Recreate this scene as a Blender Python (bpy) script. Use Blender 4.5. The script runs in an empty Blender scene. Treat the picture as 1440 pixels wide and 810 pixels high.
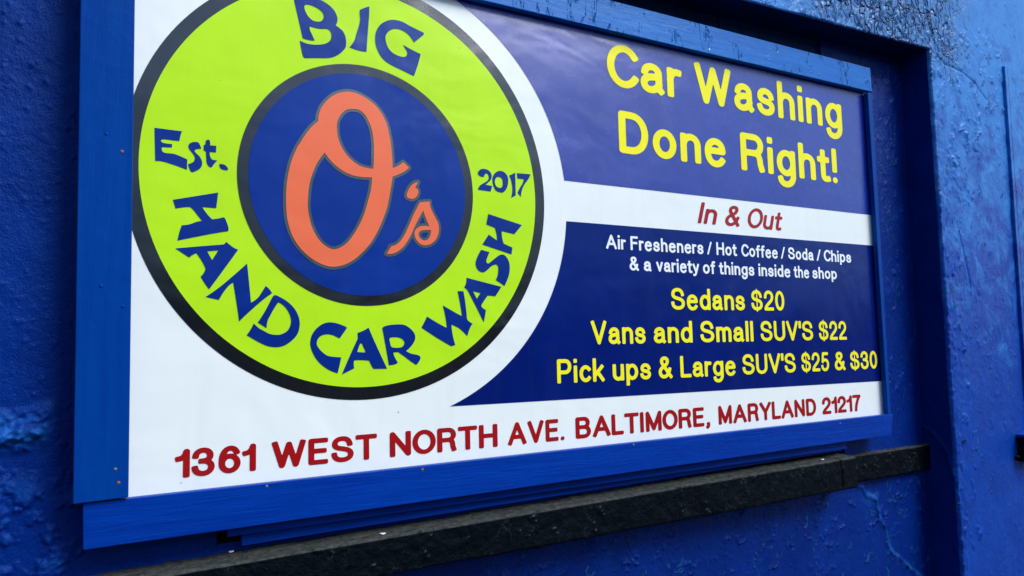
import bpy, bmesh, math, random
import numpy as np
from mathutils import Vector, Matrix
from mathutils.geometry import tessellate_polygon

# ------------------------------------------------------------------ camera, sky, sun, exposure
scene = bpy.context.scene
COL = scene.collection
cam_data = bpy.data.cameras.new("camera")
cam = bpy.data.objects.new("camera", cam_data)
COL.objects.link(cam)
R = Vector((0.85934121, -0.51088668, -0.0229671))
U = Vector((-0.02274028, -0.08303892, 0.99628681))
F = Vector((0.51089683, 0.85562803, 0.08297647))
m3 = Matrix((R, U, -F)).transposed()
cam.matrix_world = Matrix.Translation((-0.58742634, -1.65426309, 1.59963096)) @ m3.to_4x4()
cam_data.sensor_fit = 'HORIZONTAL'
cam_data.sensor_width = 36.0
cam_data.lens = 36.0 * 1038.49 / 1440.0
cam_data.clip_start = 0.02
cam_data.clip_end = 2000
scene.camera = cam

SUN_EL, SUN_AZ = math.radians(46), math.atan2(0.62, -0.78)      # azimuth from +Y towards +X
world = bpy.data.worlds.new("World")
scene.world = world
world.use_nodes = True
wn = world.node_tree
sky = wn.nodes.new('ShaderNodeTexSky')
sky.sky_type = 'NISHITA'
sky.sun_disc = False
sky.sun_elevation = SUN_EL
sky.sun_rotation = SUN_AZ
sky.air_density = 1.0
sky.dust_density = 0.3
sky.ozone_density = 2.0
bg = wn.nodes['Background']
bg.inputs['Strength'].default_value = 0.07
wn.links.new(sky.outputs[0], bg.inputs['Color'])

sun_data = bpy.data.lights.new("sun", 'SUN')
sun_data.energy = 1.5
sun_data.angle = math.radians(32)
sun_data.color = (1.0, 0.985, 0.96)
sun = bpy.data.objects.new("sun", sun_data)
COL.objects.link(sun)
sd = Vector((math.sin(SUN_AZ) * math.cos(SUN_EL), math.cos(SUN_AZ) * math.cos(SUN_EL), math.sin(SUN_EL)))
sun.rotation_euler = sd.to_track_quat('Z', 'Y').to_euler()
sun.location = (4, -6, 8)

scene.view_settings.view_transform = 'Standard'
scene.view_settings.look = 'None'
scene.view_settings.gamma = 1.0
scene.view_settings.use_curve_mapping = False
scene.view_settings.exposure = 1.48

# ------------------------------------------------------------------ helpers
def tag(o, label=None, cat=None, group=None, kind=None):
    if label: o['label'] = label
    if cat: o['category'] = cat
    if group: o['group'] = group
    if kind: o['kind'] = kind
    return o

def empty(name, loc):
    o = bpy.data.objects.new(name, None)
    o.empty_display_size = 0.1
    o.location = loc
    COL.objects.link(o)
    return o

def link(name, me, mat=None, parent=None, smooth=False):
    o = bpy.data.objects.new(name, me)
    COL.objects.link(o)
    if mat: me.materials.append(mat)
    if smooth:
        me.polygons.foreach_set('use_smooth', [True] * len(me.polygons))
    if parent is not None:
        o.parent = parent
        bpy.context.view_layer.update()
        o.matrix_parent_inverse = parent.matrix_world.inverted()
    return o

def mesh_obj(name, verts, faces, mat, parent=None, smooth=False):
    me = bpy.data.meshes.new(name)
    me.from_pydata([tuple(v) for v in verts], [], faces)
    me.update()
    return link(name, me, mat, parent, smooth)

def bm_obj(name, bm, mat, parent=None, smooth=False):
    me = bpy.data.meshes.new(name)
    bm.to_mesh(me)
    bm.free()
    return link(name, me, mat, parent, smooth)

def grid_obj(name, P, mat, parent=None, flip=False, worn_lit=None, flake=None):
    """P: (n, m, 3) array of points -> one smooth grid mesh."""
    n, m = P.shape[:2]
    me = bpy.data.meshes.new(name)
    me.vertices.add(n * m)
    me.vertices.foreach_set('co', P.reshape(-1).astype(np.float32))
    i = np.arange(n * m).reshape(n, m)
    q = np.stack([i[:-1, :-1], i[1:, :-1], i[1:, 1:], i[:-1, 1:]], -1).reshape(-1, 4)
    if flip: q = q[:, ::-1]
    k = len(q)
    me.loops.add(k * 4)
    me.loops.foreach_set('vertex_index', np.ascontiguousarray(q).reshape(-1).astype(np.int32))
    me.polygons.add(k)
    me.polygons.foreach_set('loop_start', np.arange(0, k * 4, 4, dtype=np.int32))
    me.polygons.foreach_set('use_smooth', np.ones(k, dtype=bool))
    for an, av in (('worn_lit', worn_lit), ('flake', flake)):
        if av is not None:
            me.attributes.new(an, 'FLOAT', 'POINT').data.foreach_set('value', np.clip(av, 0, 1).reshape(-1).astype(np.float32))
    me.update(calc_edges=True)
    me.validate()
    return link(name, me, mat, parent)

# ---- numpy noise
_rng = np.random.default_rng(7)
_TAB = _rng.random(65536)
def _h(ix, iy, s):
    return _TAB[((ix * 73856093) ^ (iy * 19349663) ^ (s * 83492791)) & 65535]
def vnoise(x, y, s=0):
    ix, iy = np.floor(x).astype(np.int64), np.floor(y).astype(np.int64)
    fx, fy = x - ix, y - iy
    fx, fy = fx * fx * (3 - 2 * fx), fy * fy * (3 - 2 * fy)
    return ((_h(ix, iy, s) * (1 - fx) + _h(ix + 1, iy, s) * fx) * (1 - fy)
            + (_h(ix, iy + 1, s) * (1 - fx) + _h(ix + 1, iy + 1, s) * fx) * fy) * 2 - 1
def fbm(x, y, oct=4, s=0):
    a, t, f = 1.0, 0, 1.0
    for k in range(oct):
        t = t + a * vnoise(x * f, y * f, s + k * 11); a *= .5; f *= 2.03
    return t / 1.9
def worley(x, y, s=0):
    ix, iy = np.floor(x).astype(np.int64), np.floor(y).astype(np.int64)
    d1 = np.full(x.shape, 9.0); d2 = d1.copy(); cid = np.zeros(x.shape)
    for dx in (-1, 0, 1):
        for dy in (-1, 0, 1):
            cx, cy = ix + dx, iy + dy
            d = np.hypot(cx + _h(cx, cy, s) - x, cy + _h(cx, cy, s + 5) - y)
            cid = np.where(d < d1, _h(cx, cy, s + 9), cid)
            d2 = np.where(d < d1, d1, np.minimum(d2, d)); d1 = np.minimum(d1, d)
    return d1, d2, cid
def sstep(a, b, x):
    t = np.clip((x - a) / (b - a), 0, 1)
    return t * t * (3 - 2 * t)

def arc_ridge(x, z, h, n, box, amp, wid, length, seed, ang=None):
    """n short curled paint edges (a ridge with a step on one side) added to h."""
    r = np.random.default_rng(seed)
    for k in range(n):
        cx, cz = r.uniform(box[0], box[1]), r.uniform(box[2], box[3])
        L = length * r.uniform(.4, 1.3); a = r.uniform(0, math.pi) if ang is None else ang + r.normal(0, .35)
        curv = r.normal(0, 14); w = wid * r.uniform(.6, 1.3); A = amp * r.uniform(.4, 1.2)
        sel = (np.abs(x - cx) < L + 4 * w) & (np.abs(z - cz) < L + 4 * w)
        if not sel.any(): continue
        xs, zs = x[sel] - cx, z[sel] - cz
        u = xs * math.cos(a) + zs * math.sin(a); v = -xs * math.sin(a) + zs * math.cos(a)
        v = v - curv * u * u * .5 + .004 * np.sin(u * 160 + k) + .0025 * np.sin(u * 410 + 2 * k)
        e = sstep(L, L * .5, np.abs(u))
        h[sel] += e * A * (np.exp(-(v / w) ** 2) + .55 * sstep(-w, w * .2, v) * sstep(8 * w, 1.5 * w, v))
    return h

def blobs(x, z, h, n, box, amp, rad, seed):
    r = np.random.default_rng(seed)
    for k in range(n):
        cx, cz = r.uniform(box[0], box[1]), r.uniform(box[2], box[3])
        R1 = rad * r.uniform(.4, 1.4); A = amp * r.uniform(.3, 1.2); asp = r.uniform(.7, 1.5)
        sel = (np.abs(x - cx) < 3 * R1) & (np.abs(z - cz) < 3 * R1)
        if sel.any():
            d = ((x[sel] - cx) ** 2 + ((z[sel] - cz) / asp) ** 2) / R1 ** 2
            h[sel] += A * np.exp(-d * d * 1.2)
    return h

def line_ridge(x, z, h, pts, amp, w):
    for (x0, z0), (x1, z1) in zip(pts[:-1], pts[1:]):
        dx, dz = x1 - x0, z1 - z0
        t = np.clip(((x - x0) * dx + (z - z0) * dz) / (dx * dx + dz * dz), 0, 1)
        d = np.hypot(x - x0 - t * dx, z - z0 - t * dz)
        h = np.maximum(h, h + amp * np.exp(-(d / w) ** 2)) if amp > 0 else h + amp * np.exp(-(d / w) ** 2)
    return h

# ------------------------------------------------------------------ materials
def new_mat(name):
    m = bpy.data.materials.new(name)
    m.use_nodes = True
    nt = m.node_tree
    return m, nt, nt.nodes['Principled BSDF']

def N(nt, typ, **kw):
    n = nt.nodes.new(typ)
    for k, v in kw.items():
        if k in n.inputs: n.inputs[k].default_value = v
        else: setattr(n, k, v)
    return n

def coords(nt, scale=(1, 1, 1)):
    g = N(nt, 'ShaderNodeNewGeometry')
    mp = N(nt, 'ShaderNodeMapping')
    mp.inputs['Scale'].default_value = scale
    nt.links.new(g.outputs['Position'], mp.inputs['Vector'])
    return mp.outputs['Vector']

def noise(nt, vec, scale, detail=4, rough=.55, dist=0.0):
    n = N(nt, 'ShaderNodeTexNoise')
    n.inputs['Scale'].default_value = scale
    n.inputs['Detail'].default_value = detail
    n.inputs['Roughness'].default_value = rough
    n.inputs['Distortion'].default_value = dist
    nt.links.new(vec, n.inputs['Vector'])
    return n.outputs['Fac']

def ramp(nt, fac, stops):
    r = N(nt, 'ShaderNodeValToRGB')
    e = r.color_ramp.elements
    while len(e) < len(stops): e.new(.5)
    for k, (p, c) in enumerate(stops):
        e[k].position = p
        e[k].color = (*c, 1) if len(c) == 3 else c
    nt.links.new(fac, r.inputs['Fac'])
    return r.outputs['Color']

def bump(nt, hgt, strength, dist, normal=None):
    b = N(nt, 'ShaderNodeBump')
    b.inputs['Strength'].default_value = strength
    b.inputs['Distance'].default_value = dist
    nt.links.new(hgt, b.inputs['Height'])
    if normal is not None: nt.links.new(normal, b.inputs['Normal'])
    return b.outputs['Normal']

def wall_paint(name, c0, c1, rough=.42, worn_lit=None, fine=1.0, spec=.3, height_light=None, crack=None, curl=None, tint=(.25, .55, 1), patch=None, flake_attr=False):
    m, nt, p = new_mat(name)
    p.inputs['Specular Tint'].default_value = (*tint, 1)
    p.inputs['Specular IOR Level'].default_value = spec
    v = coords(nt)
    n1 = noise(nt, v, 7, 5, .6, .3)
    col = ramp(nt, n1, [(.3, c0), (.7, c1)])
    if worn_lit:
        n2 = noise(nt, v, 11, 8, .7, .6)
        if height_light:                                        # lighter patches gaining with height: chalky wear plus brighter upper light in the colour
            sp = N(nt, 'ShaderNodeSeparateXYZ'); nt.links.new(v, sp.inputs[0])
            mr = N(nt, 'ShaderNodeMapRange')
            mr.inputs['From Min'].default_value, mr.inputs['From Max'].default_value = height_light
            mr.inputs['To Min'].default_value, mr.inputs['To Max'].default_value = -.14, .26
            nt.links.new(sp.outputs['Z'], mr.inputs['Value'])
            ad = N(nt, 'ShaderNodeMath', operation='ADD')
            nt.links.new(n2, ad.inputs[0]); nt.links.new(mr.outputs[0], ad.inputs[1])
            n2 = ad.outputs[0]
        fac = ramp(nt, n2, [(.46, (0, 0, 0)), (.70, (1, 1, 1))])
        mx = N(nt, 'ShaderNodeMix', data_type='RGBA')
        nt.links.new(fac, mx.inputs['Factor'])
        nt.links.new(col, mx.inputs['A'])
        mx.inputs['B'].default_value = (*worn_lit, 1)
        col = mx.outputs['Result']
    nt.links.new(col, p.inputs['Base Color'])
    r1 = noise(nt, v, 30, 5)
    rr = N(nt, 'ShaderNodeMapRange')
    rr.inputs['To Min'].default_value = rough - .10
    rr.inputs['To Max'].default_value = rough + .14
    nt.links.new(r1, rr.inputs['Value'])
    nt.links.new(rr.outputs[0], p.inputs['Roughness'])
    b1 = bump(nt, noise(nt, v, 260, 6, .65), .22 * fine, .004)
    b2 = bump(nt, noise(nt, v, 70, 6, .6, .5), .16 * fine, .008, b1)
    if patch:
        at = N(nt, 'ShaderNodeAttribute'); at.attribute_name = 'worn_lit'
        pm = N(nt, 'ShaderNodeMix', data_type='RGBA')
        nt.links.new(at.outputs['Fac'], pm.inputs['Factor']); nt.links.new(col, pm.inputs['A']); pm.inputs['B'].default_value = (*patch, 1)
        col = pm.outputs['Result']
        nt.links.new(col, p.inputs['Base Color'])
    if curl:                                             # thin lifted edges of old paint under the new coat
        thr, sc0, st = curl
        ni = noise(nt, coords(nt, (1, 1, .8)), sc0, 7, .62, .9)
        ab = N(nt, 'ShaderNodeMath', operation='SUBTRACT'); ab.inputs[1].default_value = .5
        nt.links.new(ni, ab.inputs[0])
        a2 = N(nt, 'ShaderNodeMath', operation='ABSOLUTE'); nt.links.new(ab.outputs[0], a2.inputs[0])
        ridge = ramp(nt, a2.outputs[0], [(0, (1, 1, 1)), (.009, (.9, .9, .9)), (.024, (0, 0, 0))])
        msk = ramp(nt, noise(nt, coords(nt, (1.3, 1, 1)), 13, 3, .55, .3), [(thr, (0, 0, 0)), (thr + .05, (1, 1, 1))])
        ml = N(nt, 'ShaderNodeMath', operation='MULTIPLY')
        nt.links.new(ridge, ml.inputs[0]); nt.links.new(msk, ml.inputs[1])
        if flake_attr:
            fa = N(nt, 'ShaderNodeAttribute'); fa.attribute_name = 'flake'
            m5 = N(nt, 'ShaderNodeMath', operation='MULTIPLY')
            nt.links.new(ml.outputs[0], m5.inputs[0]); nt.links.new(fa.outputs['Fac'], m5.inputs[1]); ml = m5
        b2 = bump(nt, ml.outputs[0], st, .010, b2)
        half = N(nt, 'ShaderNodeMath', operation='MULTIPLY'); half.inputs[1].default_value = .75
        nt.links.new(ml.outputs[0], half.inputs[0])
        cm = N(nt, 'ShaderNodeMix', data_type='RGBA')
        nt.links.new(half.outputs[0], cm.inputs['Factor']); nt.links.new(col, cm.inputs['A']); cm.inputs['B'].default_value = (.015, .15, .60, 1)  # ridge edges lightened: glint of the top light mixed into the colour
        col = cm.outputs['Result']
        nt.links.new(col, p.inputs['Base Color'])
    if crack:                                            # alligatored, split old paint in patches
        mp = N(nt, 'ShaderNodeMapping'); mp.vector_type = 'POINT'
        mp.inputs['Rotation'].default_value = (0, math.radians(crack[2]), 0)
        nz = N(nt, 'ShaderNodeTexNoise'); nz.inputs['Scale'].default_value = 22; nz.inputs['Detail'].default_value = 4
        nt.links.new(v, nz.inputs['Vector'])
        sc = N(nt, 'ShaderNodeVectorMath', operation='SCALE'); sc.inputs['Scale'].default_value = .045
        nt.links.new(nz.outputs['Color'], sc.inputs[0])
        av = N(nt, 'ShaderNodeVectorMath', operation='ADD')
        nt.links.new(v, av.inputs[0]); nt.links.new(sc.outputs[0], av.inputs[1])
        nt.links.new(av.outputs[0], mp.inputs['Vector'])
        mp.inputs['Scale'].default_value = (30, 30, 11)
        vo = N(nt, 'ShaderNodeTexVoronoi'); vo.feature = 'DISTANCE_TO_EDGE'; vo.inputs['Scale'].default_value = 1.0
        nt.links.new(mp.outputs['Vector'], vo.inputs['Vector'])
        at2 = N(nt, 'ShaderNodeAttribute'); at2.attribute_name = 'worn_lit'
        av2 = N(nt, 'ShaderNodeMath', operation='ADD')
        nt.links.new(noise(nt, v, crack[3], 5, .65, .4), av2.inputs[0]); nt.links.new(at2.outputs['Fac'], av2.inputs[1])
        mk = ramp(nt, av2.outputs[0], [(crack[0], (1, 1, 1)), (min(1, crack[0] + .34), (0, 0, 0))])   # 1 = sound paint
        ln = ramp(nt, vo.outputs['Distance'], [(0, (0, 0, 0)), (.11, (1, 1, 1))])
        mxx = N(nt, 'ShaderNodeMath', operation='MAXIMUM')
        nt.links.new(mk, mxx.inputs[0]); nt.links.new(ln, mxx.inputs[1])
        b2 = bump(nt, mxx.outputs[0], crack[1], .010, b2)
        dk = N(nt, 'ShaderNodeMix', data_type='RGBA')
        inv = N(nt, 'ShaderNodeMath', operation='SUBTRACT'); inv.inputs[0].default_value = 1.0
        nt.links.new(mxx.outputs[0], inv.inputs[1])
        nt.links.new(inv.outputs[0], dk.inputs['Factor']); nt.links.new(col, dk.inputs['A'])
        dk.inputs['B'].default_value = (.002, .040, .20, 1)     # shade inside the splits painted as darker blue
        nt.links.new(dk.outputs['Result'], p.inputs['Base Color'])
    nt.links.new(b2, p.inputs['Normal'])
    return m

def wood_paint(name, c0, c1, axis='X', rough=.42, gs=1.0, spec=.3, tint=(.25, .55, 1), splits=False):
    m, nt, p = new_mat(name)
    p.inputs['Specular Tint'].default_value = (*tint, 1)
    sc = (2.2, 40, 40) if axis == 'X' else (40, 40, 2.2)
    v = coords(nt, sc)
    g = noise(nt, v, 2.2, 6, .6, 1.6)
    g2 = noise(nt, coords(nt, (9, 260, 260) if axis == 'X' else (260, 260, 9)), 1.0, 4, .6, .4)
    col = ramp(nt, noise(nt, coords(nt, (2, 14, 26) if axis == 'X' else (26, 14, 2)), 1.6, 6, .65, .6), [(.32, c0), (.68, c1)])   # brush marks
    nt.links.new(col, p.inputs['Base Color'])
    p.inputs['Roughness'].default_value = rough
    p.inputs['Specular IOR Level'].default_value = spec
    b1 = bump(nt, g, .30 * gs, .010)
    b2 = bump(nt, g2, .22 * gs, .004, b1)
    b3 = bump(nt, noise(nt, coords(nt), 22, 3, .5, .6), .10, .012, b2)
    vo = N(nt, 'ShaderNodeTexVoronoi'); vo.inputs['Scale'].default_value = 4.6                     # knots showing through the paint
    nt.links.new(coords(nt, (1, 1, 1.8) if axis == 'X' else (1.8, 1, 1)), vo.inputs['Vector'])
    kn = ramp(nt, vo.outputs['Distance'], [(0, (.0, .0, .0)), (.018, (.1, .1, .1)), (.026, (1, 1, 1)), (.040, (.55, .55, .55)), (.055, (.8, .8, .8)), (.085, (.6, .6, .6))])
    b3 = bump(nt, kn, .35, .006, b3)
    if splits:                                           # short splits and creases across the weathered board
        ni = noise(nt, coords(nt, (1.6, 1, .35)), 14, 6, .6, .7)
        sb = N(nt, 'ShaderNodeMath', operation='SUBTRACT'); sb.inputs[1].default_value = .5
        nt.links.new(ni, sb.inputs[0])
        ab = N(nt, 'ShaderNodeMath', operation='ABSOLUTE'); nt.links.new(sb.outputs[0], ab.inputs[0])
        ln = ramp(nt, ab.outputs[0], [(0, (0, 0, 0)), (.014, (1, 1, 1))])
        mk = ramp(nt, noise(nt, coords(nt), 9, 3), [(.52, (1, 1, 1)), (.58, (0, 0, 0))])
        mm = N(nt, 'ShaderNodeMath', operation='MAXIMUM'); nt.links.new(ln, mm.inputs[0]); nt.links.new(mk, mm.inputs[1])
        b3 = bump(nt, mm.outputs[0], .8, .008, b3)
    nt.links.new(b3, p.inputs['Normal'])
    return m

def vinyl(name, c, rough=.30, var=.06, spec=.5, tint=(1, 1, 1)):
    m, nt, p = new_mat(name)
    p.inputs['Specular Tint'].default_value = (*tint, 1)
    v = coords(nt)
    n1 = noise(nt, v, 5, 5, .6, .5)
    lo = tuple(x * (1 - var) for x in c); hi = tuple(min(1, x * (1 + var)) for x in c)
    col = ramp(nt, n1, [(.35, lo), (.65, hi)])
    streak = ramp(nt, noise(nt, coords(nt, (16, 1, 1.3)), 1.0, 5, .65, .3), [(.52, (0, 0, 0)), (.80, (.06, .06, .06))])   # rain streaks
    vo = N(nt, 'ShaderNodeTexVoronoi'); vo.inputs['Scale'].default_value = 11
    nt.links.new(v, vo.inputs['Vector'])
    pick = N(nt, 'ShaderNodeSeparateColor'); nt.links.new(vo.outputs['Color'], pick.inputs[0])
    th = N(nt, 'ShaderNodeMath', operation='MULTIPLY'); th.inputs[1].default_value = .030
    nt.links.new(pick.outputs[0], th.inputs[0])
    le = N(nt, 'ShaderNodeMath', operation='LESS_THAN'); nt.links.new(vo.outputs['Distance'], le.inputs[0]); nt.links.new(th.outputs[0], le.inputs[1])
    hf = N(nt, 'ShaderNodeMath', operation='MULTIPLY'); hf.inputs[1].default_value = .55
    nt.links.new(le.outputs[0], hf.inputs[0])
    mx = N(nt, 'ShaderNodeMath', operation='MAXIMUM')                # specks of dirt
    nt.links.new(hf.outputs[0], mx.inputs[0]); nt.links.new(streak, mx.inputs[1])
    dm = N(nt, 'ShaderNodeMix', data_type='RGBA')
    nt.links.new(mx.outputs[0], dm.inputs['Factor']); nt.links.new(col, dm.inputs['A']); dm.inputs['B'].default_value = (.10, .11, .11, 1)
    nt.links.new(dm.outputs['Result'], p.inputs['Base Color'])
    rr = N(nt, 'ShaderNodeMapRange')
    rr.inputs['To Min'].default_value = rough - .05
    rr.inputs['To Max'].default_value = rough + .10
    nt.links.new(noise(nt, v, 14, 4), rr.inputs['Value'])
    nt.links.new(rr.outputs[0], p.inputs['Roughness'])
    p.inputs['Specular IOR Level'].default_value = spec
    w = N(nt, 'ShaderNodeTexWave')                                   # the scrim in the vinyl
    w.bands_direction = 'Z'; w.wave_profile = 'SIN'
    w.inputs['Scale'].default_value = 170
    w.inputs['Distortion'].default_value = .6
    nt.links.new(v, w.inputs['Vector'])
    b0 = bump(nt, noise(nt, coords(nt, (1, 1, 1.3)), 2.6, 3, .5, .5), .22, .03)   # slack wrinkles
    b1 = bump(nt, w.outputs['Fac'], .10, .0006, b0)
    nt.links.new(b1, p.inputs['Normal'])
    return m

def plain(name, c, rough=.5, metallic=0.0, nscale=60, bumpd=.002):
    m, nt, p = new_mat(name)
    v = coords(nt)
    nt.links.new(ramp(nt, noise(nt, v, nscale, 5), [(.3, tuple(x * .75 for x in c)), (.7, tuple(min(1, x * 1.2) for x in c))]), p.inputs['Base Color'])
    p.inputs['Roughness'].default_value = rough
    p.inputs['Metallic'].default_value = metallic
    nt.links.new(bump(nt, noise(nt, v, nscale * 2, 5), .4, bumpd), p.inputs['Normal'])
    return m

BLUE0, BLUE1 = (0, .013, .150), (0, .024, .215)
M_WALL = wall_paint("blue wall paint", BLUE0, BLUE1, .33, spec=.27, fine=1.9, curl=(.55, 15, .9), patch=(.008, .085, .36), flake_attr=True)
M_PIER = wall_paint("blue pier paint", (0, .032, .28), (.0005, .050, .35), .34, worn_lit=(.025, .19, .56), spec=.32, fine=1.4, height_light=(1.3, 3.0), crack=(.70, .9, -35, 3.5), curl=(.60, 13, .9), tint=(.5, .8, 1), patch=(.035, .13, .31))
M_RETURN = wall_paint("shaded return paint", (0, .012, .13), (0, .020, .18), .48, spec=.12)  # darker blue: the shade of the return is in the colour
M_SOFFIT = wall_paint("shade dark soffit paint", (0, .006, .055), (.001, .012, .085), .55, spec=.10)  # soffit shade painted in as a near-black blue
M_BOARDX = wood_paint("blue painted board", (0, .026, .25), (0, .038, .31), 'X', gs=.7, spec=.16)
M_BOARDZ = wood_paint("blue painted upright", (0, .036, .24), (0, .048, .275), 'Z', gs=.25, spec=.14)
M_TOP = wood_paint("top lit blue board", (.001, .095, .42), (.004, .14, .50), 'X', .40, .3, spec=.3, tint=(.5, .8, 1), splits=True)  # lighter copy of the board blue, with stronger upper light in it
M_PLANK = wood_paint("weathered blue plank", (0, .022, .10), (.001, .035, .12), 'Z', .6, 1.4, spec=.15)
V_WHITE = vinyl("white vinyl", (.80, .85, .83), .30, .012)
V_LIME = vinyl("lime vinyl", (.46, .80, .012), .28, .03, .35, (1, 1, .5))
V_BLACK = vinyl("black vinyl", (.002, .004, .006), .14, .2, 1.0)
V_NAVY = vinyl("navy vinyl", (0, .0085, .135), .17, .10, .5, (.35, .6, 1))
V_SLOGAN = vinyl("blue vinyl", (.0005, .018, .265), .24, .10, 1.0, (.85, .88, 1))
V_ROYAL = vinyl("royal blue vinyl", (0, .024, .235), .20, .08, .5, (.5, .7, 1))
V_LETTER = vinyl("blue print", (0, .020, .21), .22, .06, .5, (.5, .7, 1))
V_ORANGE = vinyl("orange print", (.84, .155, .060), .28, .03, .35)
V_GREY = vinyl("grey print", (.035, .060, .070), .24, .1, .9)
V_YELLOW = vinyl("yellow print", (.91, .84, .016), .30, .02, .3, (1, 1, .5))
V_RED = vinyl("red print", (.34, .001, .003), .30, .05, .35)
V_WPRINT = vinyl("white print", (.80, .85, .90), .30, .02)
M_STEEL = plain("nail steel", (.13, .16, .21), .5, .5, 300)
M_RUST = plain("rusty nail", (.22, .10, .06), .7, .2, 300)
M_FLAKE = plain("white paint flake", (.75, .75, .72), .6)

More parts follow.
